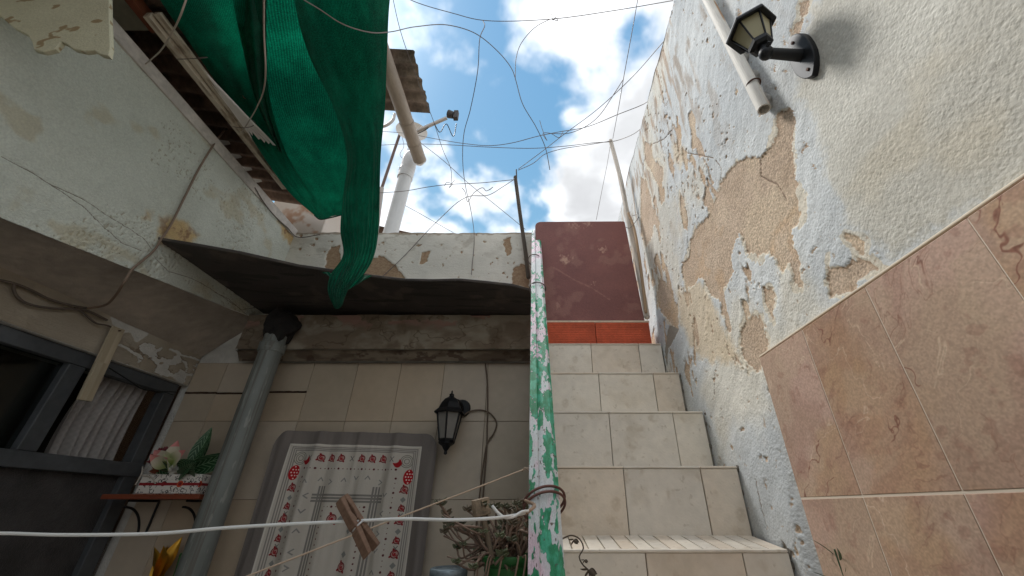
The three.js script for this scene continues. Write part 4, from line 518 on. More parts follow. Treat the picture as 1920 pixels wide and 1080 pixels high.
{ // weed by the tiles
  const R = rng(31), b = P(1578, 1062, 1.04), t = thing('weed', 'thin green weed sprouting beside the marbled tiles at the foot of the stairs', 'plant', b), m = leafMat(72, 92, 62); const base = D3(0, -0.02, 0); part(t, 'stem', capped([D3(0.02, -0.3, 0), D3(0, -0.05, 0.0), D3(-0.004, 0.03, 0)], 0.0022, 12, 5), m); for (let k = 0; k < 12; k++) { const a = k * 2.1, y = -0.06 + 0.009 * k; part(t, 'leaf', place(leafShape(0.075 - 0.002 * k, 0.0032, -0.35 * (k % 2 ? 1 : -1), 6), D3(0, y, 0), D3(Math.cos(a) * 0.45, 0.45 + 0.08 * k, Math.sin(a)), a), m); }
  const c = onX(1690, 945, 0.66); solo('grass_blade', 'single dark green blade lying in the joint of the marbled tiles', 'plant', capped([W(0.6635, onX(1684, 933, 0.6635)[1], onX(1684, 933, 0.6635)[0]), W(0.662, c[1], c[0]), W(0.6635, onX(1698, 966, 0.6635)[1], onX(1698, 966, 0.6635)[0])], 0.0016, 10, 5), leafMat(40, 66, 44));
}

// ------------------------------------------------------------------ green shade net
{
  const weave = tex(512, (u, v) => { const s = 0.5 + 0.5 * Math.sin(u * Math.PI * 2 * 40), k = vn(u * 120, v * 300), n = tn(u, v, 6, 4); const b = 0.74 + 0.28 * s + 0.5 * (k - 0.5) + 0.4 * (n - 0.5); return [8 * b, 104 * b, 76 * b]; }); weave.repeat.set(2.2, 2);
  const netMat = new THREE.MeshPhysicalMaterial({ map: weave, roughness: 1, specularIntensity: 0.15, transmission: 0.5, thickness: 0, side: THREE.DoubleSide, bumpMap: gritAt(6), bumpScale: 0.001 });
  const cr = (p, t) => { const n = p.length - 1, f = clamp(t) * n, i = Math.min(n - 1, Math.floor(f)), x = f - i, a = p[Math.max(0, i - 1)], b = p[i], c = p[i + 1], d = p[Math.min(n, i + 2)]; return b.map((_, k) => 0.5 * (2 * b[k] + (c[k] - a[k]) * x + (2 * a[k] - 5 * b[k] + 4 * c[k] - d[k]) * x * x + (3 * b[k] - a[k] - 3 * c[k] + d[k]) * x * x * x)); };
  const sheet = (rows, nx, ny, fold, wid, hei) => { const pos = [], uv = [], idx = []; for (let j = 0; j <= ny; j++) for (let i = 0; i <= nx; i++) { const s = i / nx, t = j / ny, q = cr(rows.map((r) => cr(r, s)), t), p = P(q[0], q[1], q[2] + fold(s, t)); pos.push(p.x, p.y, p.z); uv.push(s * wid, t * hei); if (i < nx && j < ny) { const a = j * (nx + 1) + i; idx.push(a, a + 1, a + nx + 2, a, a + nx + 2, a + nx + 1); } } const g = new THREE.BufferGeometry(); g.setAttribute('position', new THREE.Float32BufferAttribute(pos, 3)); g.setAttribute('uv', new THREE.Float32BufferAttribute(uv, 2)); g.setIndex(idx); g.computeVertexNormals(); return g; };
  const t = thing('shade_net', 'torn green shade net sagging from the roof edge and twisted to a tail', 'shade net');
  const A = [
    [[225, -120, 0.60], [330, -120, 0.62], [430, -120, 0.66], [500, -120, 0.70], [440, -120, 0.76], [540, -120, 0.74], [620, -120, 0.76], [735, -120, 0.80]],
    [[300, 0, 0.78], [365, 0, 0.82], [436, 0, 0.88], [495, 0, 0.93], [452, 0, 1.00], [550, 0, 0.96], [640, 0, 0.98], [728, 0, 1.02]],
    [[362, 90, 0.98], [405, 85, 1.00], [455, 85, 1.07], [500, 85, 1.12], [470, 85, 1.18], [560, 85, 1.14], [640, 85, 1.16], [722, 85, 1.20]],
    [[425, 185, 1.23], [450, 180, 1.24], [482, 175, 1.30], [505, 180, 1.34], [492, 185, 1.38], [570, 190, 1.34], [645, 190, 1.36], [712, 190, 1.40]],
    [[485, 280, 1.50], [500, 280, 1.50], [520, 285, 1.52], [535, 285, 1.54], [540, 290, 1.55], [595, 295, 1.50], [645, 300, 1.50], [690, 300, 1.52]],
    [[540, 358, 1.60], [550, 358, 1.60], [562, 360, 1.60], [575, 362, 1.60], [590, 364, 1.60], [625, 370, 1.58], [650, 365, 1.57], [672, 360, 1.57]],
    [[588, 402, 1.63], [592, 405, 1.62], [597, 408, 1.62], [602, 411, 1.62], [608, 410, 1.61], [625, 405, 1.60], [642, 402, 1.59], [655, 398, 1.58]],
  ];
  part(t, 'net_panel', sheet(A, 120, 90, (s, q) => 0.010 * Math.sin(s * 30 + q * 5) * (1 - q) + 0.012 * (fbm(s * 6, q * 7, 3) - 0.5), 1.6, 1.9), netMat);
  const B = [
    [[545, -120, 0.62], [600, -120, 0.58], [670, -120, 0.60], [748, -120, 0.66]],
    [[552, 0, 0.82], [610, 0, 0.78], [680, 0, 0.80], [731, 0, 0.86]],
    [[578, 100, 1.02], [625, 100, 0.97], [690, 100, 1.0], [726, 100, 1.05]],
    [[625, 200, 1.20], [655, 200, 1.16], [695, 200, 1.18], [722, 200, 1.22]],
    [[650, 290, 1.34], [670, 290, 1.30], [700, 290, 1.32], [714, 290, 1.34]],
    [[643, 370, 1.42], [660, 370, 1.39], [695, 370, 1.40], [712, 370, 1.42]],
    [[638, 430, 1.46], [660, 430, 1.43], [690, 430, 1.44], [710, 430, 1.46]],
    [[643, 478, 1.48], [660, 478, 1.46], [680, 478, 1.46], [702, 478, 1.48]],
    [[620, 515, 1.47], [642, 518, 1.45], [658, 520, 1.46], [684, 512, 1.47]],
    [[614, 545, 1.45], [628, 550, 1.44], [640, 550, 1.45], [655, 540, 1.46]],
    [[626, 576, 1.44], [630, 579, 1.44], [636, 578, 1.44], [642, 572, 1.45]],
  ];
  part(t, 'net_tail', sheet(B, 90, 120, (s, q) => 0.006 * Math.sin(s * 14 + q * 6) * ss(0.25, 0.6, q) + 0.004 * Math.sin(s * 70 - q * 26) * ss(0.3, 0.7, q) + 0.01 * (fbm(s * 5, q * 8, 3) - 0.5), 0.9, 2.2), netMat);
  const shift = (rows, s0, s1, dd, r0 = 0, r1 = rows.length) => rows.slice(r0, r1).map((row) => [0, 1, 2, 3, 4].map((k) => { const q = cr(row, mix(s0, s1, k / 4)); return [q[0], q[1], q[2] + dd + 0.01 * k]; }));
  part(t, 'net_fold', sheet(shift(B, 0.02, 0.98, 0.07, 0, 6), 60, 60, (s, q) => 0.012 * Math.sin(s * 9 + q * 3), 0.8, 1.4), netMat);
  part(t, 'net_fold', sheet(shift(A, 0.0, 0.20, 0.05, 0, 6), 40, 70, (s, q) => 0.012 * Math.sin(s * 16 + q * 4), 0.4, 1.7), netMat);
  part(t, 'net_fold', sheet(shift(A, 0.0, 0.16, 0.08, 0, 7), 40, 70, (s, q) => 0.014 * Math.sin(s * 12 + q * 5 + 1), 0.3, 1.7), netMat);
  part(t, 'net_fold', sheet([[[432, -120, 0.70], [462, -120, 0.69], [505, -120, 0.72]], [[438, 0, 0.90], [470, 0, 0.90], [500, 0, 0.95]], [[455, 90, 1.06], [478, 90, 1.07], [500, 90, 1.10]], [[478, 185, 1.27], [490, 190, 1.28], [503, 195, 1.30]], [[520, 280, 1.49], [525, 284, 1.49], [530, 288, 1.49]]], 30, 60, (s, q) => 0.012 * Math.sin(s * 10), 0.3, 1.5), netMat);
  part(t, 'net_hem', capped([P(590, 404, 1.625), P(600, 411, 1.62), P(620, 408, 1.605), P(650, 400, 1.58)], 0.004, 20, 6), netMat);
  part(t, 'net_scrap', sheet([[[603, 511, 1.50], [612, 510, 1.5], [622, 512, 1.5]], [[618, 520, 1.49], [625, 528, 1.49], [632, 530, 1.49]], [[622, 545, 1.47], [630, 552, 1.47], [640, 555, 1.47]]], 16, 14, (s, q) => 0.01 * Math.sin(s * 14), 0.1, 0.15), netMat);
  part(t, 'net_scrap', sheet([[[650, 520, 1.50], [680, 516, 1.50], [698, 517, 1.50]], [[645, 530, 1.49], [670, 526, 1.49], [692, 520, 1.49]], [[640, 548, 1.48], [655, 542, 1.48], [668, 535, 1.48]]], 16, 14, (s, q) => 0.01 * Math.sin(s * 14), 0.1, 0.15), netMat);
}

// ------------------------------------------------------------------ roof edge on the left: corrugated roof, bundled slats, torn board
function corrugated(x0, x1, d0, d1, yOf, pitch, amp, along = 'x', step = 10) { // ridges run along x (or z)
  const pos = [], uv = [], idx = []; const L = along === 'x' ? d1 - d0 : x1 - x0, n = Math.round(L / pitch * step), m = 8;
  for (const side of [0, 1]) { const base = pos.length / 3; for (let i = 0; i <= n; i++) for (let k = 0; k <= m; k++) { const a = i / n, b = k / m, x = along === 'x' ? mix(x0, x1, b) : mix(x0, x1, a), d = along === 'x' ? mix(d0, d1, a) : mix(d0, d1, b), rag = (b === 1 || b === 0) ? 0.012 * (vn(a * 23, b * 9) - 0.5) : 0; pos.push(x + (along === 'x' ? rag : 0), EYE + yOf(x, d) + amp * Math.sin(a * L / pitch * Math.PI * 2) - side * 0.006, -(d + (along === 'x' ? 0 : rag))); uv.push(x, d); if (i < n && k < m) { const q = base + i * (m + 1) + k; idx.push(q, q + 1, q + m + 2, q, q + m + 2, q + m + 1); } } }
  const row = m + 1, off = (n + 1) * row; for (let k = 0; k < m; k++) for (const i of [0, n]) { const q = i * row + k; idx.push(q, q + 1, off + q + 1, q, off + q + 1, off + q); } for (let i = 0; i < n; i++) for (const k of [0, m]) { const q = i * row + k; idx.push(q, q + row, off + q + row, q, off + q + row, off + q); }
  const g = new THREE.BufferGeometry(); g.setAttribute('position', new THREE.Float32BufferAttribute(pos, 3)); g.setAttribute('uv', new THREE.Float32BufferAttribute(uv, 2)); g.setIndex(idx); g.computeVertexNormals(); return g;
}
const fibre = mat({ map: mottle([120, 98, 84], 0.5, 9), roughness: 0.95, side: THREE.DoubleSide, bumpMap: gritAt(4), bumpScale: 0.002 });
part(rearRoof, 'sheet', corrugated(-1.74, -0.50, -2.6, 0.45, (x) => 1.86 - (x + 1.74) * 0.08, 0.105, 0.020), fibre);
for (const d of [-2.2, -1.1, 0.3]) part(rearRoof, 'rafter', bar(W(-1.73, 1.80, d), W(-0.52, 1.70, d), 0.05, 0.07, new THREE.Vector3(0, 0, 1)), mat({ color: rgb(92, 70, 54), roughness: 0.9 }));
part(rearRoof, 'post', box(-0.62, -0.55, -EYE + 0.001, 1.70, -2.24, -2.17), mat({ color: rgb(110, 96, 84), roughness: 0.8 }));
{
  const t = thing('corrugated_roof', 'dark brown corrugated roof sheet above the left house wall', 'roof');
  part(t, 'sheet', corrugated(-3.2, -1.53, -2.6, 2.16, (x) => 1.90 + (x + 1.66) * -0.18, 0.105, 0.020), fibre);
  part(t, 'rafter', box(-2.35, -2.27, 1.70, 1.99, -2.6, 2.1), mat({ color: rgb(92, 70, 54), roughness: 0.9 }));
  const w = mat({ color: rgb(120, 66, 44), roughness: 0.75 }); part(t, 'edge_batten', box(-1.69, -1.655, 1.80, 1.85, 0.30, 0.92, 0.003), w); part(t, 'soffit_panel', box(-1.98, -1.70, 1.84, 1.85, 0.30, 0.93), mat({ map: mottle([170, 166, 148], 0.2, 6), roughness: 0.9 }));
}
{
  const t = thing('bundled_slats', 'bundle of cream plastic slats wired under the edge of the corrugated roof', 'blind slats'), cream = mat({ map: tex(256, (u, v) => mix3([198, 186, 168], [150, 134, 116], ss(0.45, 0.8, fbm(u * 6, v * 20, 4)))), roughness: 0.6 }), white = mat({ color: rgb(232, 226, 222), roughness: 0.5 });
  const A = (k, y) => W(-1.625 + k, 1.785 + y, 0.84), B = (k, y) => W(-1.615 + k, 1.775 + y, 1.83), side = D3(1, 0, 0);
  part(t, 'rail', bar(A(0, 0), B(0, 0), 0.028, 0.034, side), cream); part(t, 'rail', bar(A(0.034, 0.012), B(0.030, 0.01), 0.030, 0.018, side), cream);
  for (let k = 0; k < 6; k++) { const q = k / 5; part(t, 'slat', tube([W(-1.585 + 0.003 * k, 1.795, 1.06 + 0.02 * k), W(-1.580 + 0.009 * k, 1.785, 1.30), W(-1.575 + 0.019 * k, 1.77, 1.54), W(-1.572 + 0.013 * k, 1.77, 1.66), W(-1.585 + 0.006 * k, 1.765, 1.86 - 0.01 * k)], 0.008, 40, 4), white); }
  for (const d of [1.02, 1.36, 1.60, 1.66, 1.80]) { const c = W(-1.583, 1.785, d), pts = []; for (let k = 0; k < 10; k++) { const a = k / 10 * 6.283; pts.push(D3(c.x + 0.072 * Math.cos(a) + (d > 1.5 ? 0.012 : 0), c.y + 0.026 * Math.sin(a), c.z + 0.012 * Math.sin(a + d * 9))); } part(t, 'tie_wire', tube(pts, 0.0018, 40, 5, true), M.wire); }
}
{ // torn board near the viewpoint
  const d = 0.62, ol = [[-60, 10], [0, 28], [28, 52], [55, 66], [62, 78], [66, 93], [82, 97], [104, 92], [116, 78], [126, 82], [140, 92], [160, 96], [178, 94], [190, 102], [204, 105], [207, 92], [205, 40], [204, -80], [-60, -80]].map(([u, v]) => { const r = ray(u, v); return [r[0] * d, r[1] * d]; });
  const sh = new THREE.Shape(ol.map(([x, y]) => new THREE.Vector2(x, y))), g = new THREE.ExtrudeGeometry(sh, { depth: 0.009, bevelEnabled: true, bevelSize: 0.002, bevelThickness: 0.002, bevelSegments: 1 }); g.translate(0, EYE, -d - 0.009); uvBox(g, 1.4, 0.3, 0.1);
  const map = tex(512, (u, v) => { const n = tn(u, v, 5, 4); let c = mix3([206, 202, 174], [190, 184, 156], n); c = mix3(c, [132, 104, 66], ss(0.68, 0.74, tn(u, v, 16, 3)) * 0.7); return c.map((k) => k * (0.96 + 0.08 * vn(u * 200, v * 200))); });
  solo('torn_board', 'cream board with a ragged broken lower edge jutting from the left house', 'board', g, mat({ map, roughness: 0.8, bumpMap: gritAt(4), bumpScale: 0.001 }));
}
// block and wall at the far end of the roof
solo('chimney_block', 'stained white masonry block at the far end of the corrugated roof', 'masonry block', box(-2.05, -1.60, 1.69, 2.16, 2.28, 2.62, 0.01), mat({ map: tex(512, (u, v) => { const n = tn(u, v, 5, 4); let c = mix3([214, 204, 194], [196, 184, 172], n); return mix3(c, [150, 96, 62], ss(0.58, 0.72, tn(v, u, 7, 4)) * 0.6); }), roughness: 0.92 }));
{
  const t = thing('neighbour_house', 'pinkish neighbour house with a small tiled roof beyond the parapet', 'house'); part(t, 'wall', box(-2.6, -1.55, 0.93, 2.25, 3.05, 3.6), mat({ map: mottle([208, 178, 164], 0.15, 5), roughness: 0.9 })); part(t, 'window_frame', box(-1.80, -1.74, 1.9, 2.25, 3.035, 3.049), mat({ color: rgb(120, 110, 104) }));
  part(t, 'corner_post', box(-1.549, -1.42, 0.93, 2.38, 3.1, 3.6), mat({ color: rgb(196, 190, 182) })); part(t, 'roof', corrugated(-2.3, -1.12, 2.98, 3.9, (x, d) => 2.58 - (x + 2.3) * 0.26 , 0.10, 0.018), fibre); part(t, 'roof_board', bar(W(-1.5, 2.33, 2.99), W(-1.08, 2.20, 2.99), 0.05, 0.02, D3(0, 1, 0)), mat({ color: rgb(206, 200, 194) }));
  part(t, 'side_wall', box(-1.419, -1.26, 0.93, 2.24, 3.2, 3.6), mat({ map: mottle([190, 176, 164], 0.2, 5) }));
}
// upper roof, gutter pipe and white down pipe
{
  const t = thing('upper_roof', 'weathered corrugated roof corner high against the sky beside the green net', 'roof'), fibreGrey = mat({ map: mottle([138, 124, 112], 0.5, 9), roughness: 0.95, side: THREE.DoubleSide, bumpMap: gritAt(4), bumpScale: 0.002 }); part(t, 'sheet', corrugated(-2.6, -0.868, 1.52, 2.0, (x) => 2.76 + (x + 0.868) * -0.1, 0.10, 0.016), fibreGrey); part(t, 'wall', box(-2.6, -1.9, 1.95, 2.86, 1.60, 1.98), M.plaster); part(t, 'beam', bar(W(-1.9, 2.70, 1.78), W(-1.05, 2.68, 1.78), 0.05, 0.07, D3(0, 0, 1)), mat({ color: rgb(110, 92, 76) }));
}
const pvc = mat({ map: mottle([212, 210, 208], 0.08, 5), roughness: 0.4 });
{
  const t = thing('gutter_pipe', 'beige pipe sloping from the upper roof towards the white elbow', 'pipe'), m = mat({ map: mottle([158, 144, 130], 0.18, 6), roughness: 0.55 }); const A = P(787, 300, 2.36), B = P(724, 118, 1.56); const C = A.clone().lerp(B, 1.5); part(t, 'pipe', rod(A, C, 0.054, 0.054, 24), m); for (const k of [0.18, 0.42]) { const a = A.clone().lerp(B, k), b = A.clone().lerp(B, k + 0.03); part(t, 'joint', rod(a, b, 0.057, 0.057, 24), m); }
}
{
  const t = thing('down_pipe', 'white plastic down pipe with an elbow standing behind the parapet', 'pipe'); const A = P(729, 432, 2.42), B = P(764, 318, 2.42), C = P(771, 300, 2.43), D = P(786, 298, 2.46); part(t, 'pipe', rod(A.clone().add(D3(0, -0.95, 0)), B, 0.056, 0.056, 24), pvc); part(t, 'elbow', capped([B.clone().add(D3(-0.01, -0.03, 0)), B, C.clone().add(D3(0.0, 0.035, 0)), D.clone().add(D3(0, 0.02, 0)), D], 0.062, 24, 20), pvc); part(t, 'socket', rod(B.clone().lerp(A, 0.02), B.clone().lerp(A, 0.16), 0.063, 0.063, 24), pvc);
}
{
  const dish = thing('satellite_dish', 'satellite dish with a long feed arm beside the upper roof', 'satellite dish'), grey = mat({ color: rgb(176, 170, 164), roughness: 0.5 });
  const c = P(768, 250, 2.75), aim = D3(0.75, -0.1, 0.65).normalize(); const g = new THREE.LatheGeometry(Array.from({ length: 10 }, (_, k) => new THREE.Vector2(0.001 + 0.20 * k / 9, 0.05 * (k / 9) ** 2)), 32); g.scale(0.55, 1, 1); g.applyQuaternion(new THREE.Quaternion().setFromUnitVectors(D3(0, 1, 0), aim)); g.translate(c.x, c.y, c.z); part(dish, 'reflector', g, mat({ color: rgb(206, 200, 192), roughness: 0.5, side: THREE.DoubleSide }));
  const a0 = P(772, 250, 2.62), a1 = P(838, 221, 2.55); part(dish, 'feed_arm', bar(a0, a1, 0.026, 0.026, D3(0, 0, 1)), grey); const k = P(846, 215, 2.55); part(dish, 'feed_horn', mergeGeometries([new THREE.CylinderGeometry(0.042, 0.034, 0.06, 16).rotateZ(1.2).translate(k.x, k.y, k.z), new RoundedBoxGeometry(0.046, 0.11, 0.046, 1, 0.004).translate(k.x + 0.05, k.y - 0.012, k.z)].map((q) => { const n = q.index ? q.toNonIndexed() : q; return n; })), mat({ color: rgb(58, 54, 54), roughness: 0.6 }));
  part(dish, 'cable', tube([P(856, 232, 2.55), P(850, 256, 2.55), P(836, 232, 2.56), P(825, 248, 2.57), P(812, 232, 2.58), P(800, 242, 2.6), P(780, 252, 2.62)], 0.0045, 50, 5), M.iron);
  part(dish, 'mast', rod(P(716, 352, 2.75), P(752, 244, 2.75), 0.014), mat({ color: rgb(104, 84, 76), roughness: 0.7 })); part(dish, 'mast', rod(P(752, 244, 2.75), P(768, 250, 2.75), 0.014), grey); part(dish, 'bracket', rod(P(716, 352, 2.75), P(705, 440, 2.85), 0.02), grey); part(dish, 'clamp', tube([P(700, 238, 2.7), P(722, 236, 2.7), P(736, 226, 2.7), P(740, 214, 2.72)], 0.016, 16, 8), grey);
}

// ------------------------------------------------------------------ stakes
{
  const wood = mat({ map: mottle([84, 74, 64], 0.4, 8), roughness: 0.9 }); const t = thing('stake', 'dark wooden stake wired to the top end of the handrail', 'stake', null, 'stakes holding the overhead wires'); part(t, 'stick', capped([P(991, 520, 2.14), P(985, 470, 2.15), P(977, 415, 2.16), P(966, 332, 2.17)], 0.014, 24, 7), wood); part(t, 'pin', rod(P(969, 345, 2.165), P(968, 318, 2.17), 0.005), M.iron);
  const t2 = thing('stake', 'pale weathered stake leaning between the burgundy board and the white wall', 'stake', null, 'stakes holding the overhead wires'); part(t2, 'stick', capped([P(1213, 594, 1.97), P(1200, 520, 2.0), P(1180, 420, 2.06), P(1162, 330, 2.12), P(1145, 264, 2.16)], 0.017, 30, 8), mat({ map: mottle([190, 180, 168], 0.35, 8), roughness: 0.85 })); part(t2, 'split_cane', capped([P(1211, 585, 1.955), P(1201, 500, 1.98), P(1188, 425, 2.03), P(1178, 400, 2.05)], 0.009, 24, 6), mat({ color: rgb(168, 140, 112), roughness: 0.8 })); part(t2, 'tie_wire', tube([P(1172, 425, 2.03), P(1180, 428, 2.01), P(1190, 418, 2.02), P(1198, 402, 2.06), P(1185, 405, 2.10)], 0.002, 20, 5), M.wire);
}

// ------------------------------------------------------------------ wires
function wire(name, label, category, pts, r = 0.0032, m = M.wire, group) { const n = Math.max(24, pts.length * 8); return solo(name, label, category, capped(pts.map(([u, v, d]) => P(u, v, d)), r * (name === 'overhead_wire' || name === 'wire_scrap' ? 0.8 : 1), n, 6), m, group); }
const G = 'wires strung over the yard';
const Y = (u, v, y) => [u, v, y / ray(u, v)[1]];
wire('overhead_wire', 'topmost twisted wire crossing the sky to the right wall top', 'wire', [Y(700, -40, 2.25), Y(770, 0, 2.25), Y(850, 25, 2.24), Y(905, 38, 2.23), Y(1030, 36, 2.22), Y(1150, 20, 2.22), Y(1262, 1, 2.22)], 0.0022, M.wire, G);
wire('overhead_wire', 'long looping wire drooping across the green net and ending in a loose tip', 'wire', [[570, 0, 0.62], [600, 18, 0.66], [640, 44, 0.7], [690, 60, 0.76], [730, 60, 0.82], [780, 50, 0.9], [840, 47, 0.96], [890, 62, 1.0], [935, 98, 1.04], [960, 130, 1.07], [967, 150, 1.09], [980, 195, 1.14], [1005, 238, 1.2], [1022, 275, 1.26], [1031, 318, 1.3]], 0.0024, M.greyWire, G);
wire('overhead_wire', 'wire hanging from the topmost wire down to the whitewashed parapet', 'wire', [[905, 38, 1.08], [909, 48, 1.08], [900, 70, 1.1], [896, 130, 1.2], [882, 205, 1.4], [870, 250, 1.55], [868, 310, 1.8], [874, 355, 2.0], [882, 390, 2.12], [889, 440, 2.18], [884, 515, 2.17]], 0.0026, M.wire, G);
wire('overhead_wire', 'short bowed wire joining the topmost wire to the looping wire', 'wire', [[1031, 36, 1.085], [1005, 50, 1.08], [978, 80, 1.08], [968, 108, 1.08], [966, 148, 1.09]], 0.0022, M.wire, G);
wire('overhead_wire', 'thin wire running down past the corrugated roof corner', 'wire', [[735, -10, 1.0], [750, 55, 1.1], [768, 110, 1.2], [792, 175, 1.4], [812, 225, 1.6], [830, 280, 1.8], [846, 320, 2.0], [846, 346, 2.1]], 0.0022, M.wire, G);
wire('overhead_wire', 'straight wire dropping from above onto the pale leaning stake', 'wire', [[1199, -20, 1.0], [1185, 60, 1.15], [1170, 142, 1.4], [1162, 190, 1.6], [1149, 260, 2.15]], 0.0026, M.wire, G);
wire('overhead_wire', 'wire slanting down from the right wall to the dark stake', 'wire', [Y(1246, 76, 2.2), [1180, 150, 1.55], [1120, 205, 1.75], [1060, 250, 1.95], [1015, 285, 2.06], [972, 317, 2.16]], 0.003, M.wire, G);
wire('overhead_wire', 'curved wire branching off at a knot below the right wall', 'wire', [[1168, 150, 1.48], [1150, 178, 1.55], [1125, 215, 1.65], [1100, 236, 1.75], [1065, 250, 1.85], [1030, 250, 1.9]], 0.003, M.wire, G);
wire('overhead_wire', 'sagging wire crossing the whole sky just above the pale stake', 'wire', [Y(1228, 172, 2.2), [1205, 196, 1.75], [1160, 214, 1.85], [1100, 238, 1.95], [1050, 247, 2.0], [1010, 255, 2.0], [960, 268, 2.05], [920, 273, 2.1], [870, 269, 2.2], [820, 261, 2.3], [760, 250, 2.4], [712, 246, 2.5]], 0.0032, M.wire, G);
wire('overhead_wire', 'lower sagging wire tied to the head of the pale stake', 'wire', [Y(1204, 240, 2.18), [1180, 255, 2.0], [1150, 265, 2.15], [1110, 268, 2.12], [1060, 274, 2.12], [1000, 278, 2.15], [920, 276, 2.2], [830, 271, 2.3], [760, 270, 2.4], [715, 272, 2.5]], 0.0032, M.wire, G);
wire('overhead_wire', 'wire from the pale stake to the top pin of the dark stake', 'wire', [[1148, 264, 2.14], [1100, 272, 2.1], [1050, 280, 2.1], [1020, 290, 2.12], [1000, 306, 2.15], [972, 319, 2.17]], 0.0032, M.wire, G);
wire('overhead_wire', 'nearly level wire from the green net to the dark stake', 'wire', [[705, 362, 2.3], [760, 358, 2.28], [800, 351, 2.25], [840, 346, 2.22], [900, 343, 2.2], [962, 337, 2.18]], 0.0032, M.wire, G);
wire('overhead_wire', 'bent wire sloping from the dark stake onto the chipped parapet', 'wire', [[966, 335, 2.16], [940, 352, 2.15], [915, 366, 2.14], [880, 368, 2.14], [860, 378, 2.15], [830, 405, 2.16], [795, 440, 2.17], [760, 478, 2.175], [718, 518, 2.17]], 0.0032, M.wire, G);
wire('overhead_wire', 'straight thin wire falling from the gutter pipe towards the stair head', 'wire', [[785, 265, 2.4], [830, 300, 2.5], [880, 345, 2.6], [930, 385, 2.7], [985, 430, 2.8]], 0.003, M.wire, G);
wire('overhead_wire', 'thin wire hanging from the pale stake behind the burgundy board', 'wire', [[1145, 268, 2.17], [1138, 310, 2.2], [1128, 360, 2.25], [1118, 412, 2.3]], 0.0024, M.wire, G);
wire('overhead_wire', 'faint cable curving down beside the white down pipe', 'wire', [[750, 380, 2.6], [790, 402, 2.7], [830, 425, 2.8], [850, 436, 2.8]], 0.003, M.wire, G);
wire('wire_scrap', 'barbed scrap of wire knotted in the middle of the sky', 'wire', [[1012, 226, 1.95], [1016, 240, 1.96], [1022, 256, 1.97], [1026, 264, 1.97], [1018, 250, 1.96], [1032, 250, 1.96], [1048, 258, 1.96], [1056, 246, 1.96]], 0.0028);
wire('wire_scrap', 'curled scrap of wire above the middle of the parapet', 'wire', [[866, 352, 2.15], [872, 360, 2.14], [877, 378, 2.14], [888, 362, 2.14], [905, 352, 2.14], [912, 358, 2.14], [925, 350, 2.14], [918, 356, 2.14]], 0.003);
wire('wire_scrap', 'small loop of wire at the knot on the level wire', 'wire', [[833, 348, 2.22], [838, 342, 2.21], [848, 346, 2.21], [842, 352, 2.21], [852, 338, 2.21]], 0.0026);
wire('wire_scrap', 'twisted knot on the topmost wire against the clouds', 'wire', [[1034, 26, 1.08], [1037, 38, 1.08], [1041, 33, 1.075], [1046, 39, 1.08], [1036, 36, 1.078]], 0.0022);
wire('wire_scrap', 'coil of thin wire beside the mast of the satellite dish', 'wire', [[752, 250, 2.72], [757, 275, 2.72], [750, 290, 2.72], [760, 300, 2.72], [765, 278, 2.72], [770, 300, 2.72], [774, 308, 2.72]], 0.0028);
wire('hanging_wire', 'pale wire looping from the net down to a knot on the left wall', 'wire', [[352, -10, 0.58], [338, 30, 0.62], [322, 62, 0.68], [305, 90, 0.76], [285, 110, 0.9], [268, 124, 1.03]], 0.0026, M.paleWire, 'wires hanging on the left');
wire('hanging_wire', 'pale wire hanging straight in front of the dark fold of the net', 'wire', [[495, -10, 0.6], [495, 60, 0.7], [498, 130, 0.8], [494, 170, 0.9], [482, 200, 1.0], [468, 225, 1.2], [452, 250, 1.4]], 0.0026, M.paleWire, 'wires hanging on the left');
wire('hanging_wire', 'knotted loop of wire sticking out of the wall trim', 'wire', [Y(270, 124, 1.69), Y(255, 112, 1.68), Y(240, 114, 1.67), Y(250, 130, 1.66), Y(262, 128, 1.67), Y(248, 138, 1.65), Y(246, 148, 1.64), Y(256, 134, 1.66), Y(266, 126, 1.68)], 0.0022, M.paleWire, 'wires hanging on the left');
{ const onU = (u, v) => { const r = onX(u, v, XU + 0.02); return [u, v, r[0]]; }, onS = (u, v, x) => [u, v, onX(u, v, x)[0]];
  wire('wall_cable', 'brown cable running from the roof slats down across the left wall to the lintel', 'cable', [[422, 242, 1.5], onU(398, 275), onU(372, 318), onU(345, 372), onU(318, 425), onU(300, 452), onU(290, 468), onU(268, 488), onU(248, 505), onU(232, 530), onS(215, 556, -1.80), onS(195, 573, -1.90), onS(165, 578, -1.97)], 0.005, mat({ color: rgb(128, 108, 92), roughness: 0.7 }));
  const lb = (u, v) => onS(u, v, XL + 0.018), cm = mat({ color: rgb(96, 84, 74), roughness: 0.75 });
  wire('wall_cable', 'upper slack cable along the lintel above the dark window', 'cable', [lb(165, 578), lb(130, 572), lb(90, 560), lb(60, 545), lb(28, 532), lb(-30, 520)], 0.005, cm, 'cables along the lintel');
  wire('wall_cable', 'lower drooping cable along the lintel above the dark window', 'cable', [lb(200, 600), lb(160, 582), lb(100, 578), lb(60, 572), lb(38, 562), lb(26, 545), lb(26, 532)], 0.005, cm, 'cables along the lintel');
  wire('wall_cable', 'cable running along the lintel to the nail of the wooden slat', 'cable', [lb(140, 575), lb(158, 588), lb(180, 606), lb(200, 610), lb(216, 616)], 0.004, cm, 'cables along the lintel');
  wire('wall_cable', 'thin wire sagging under the lintel from the slat to the corner', 'cable', [onS(205, 690, -1.99), onS(240, 712, -1.985), onS(270, 730, -1.985), onS(330, 735, -1.99)], 0.003, M.iron);
  wire('wall_cable', 'thin cable hanging along the top trim of the left wall end', 'cable', [onU(478, 352), onU(495, 380), onU(515, 405), onU(540, 428), [556, 444, 2.17], [600, 440, 2.16]], 0.003, cm);
}
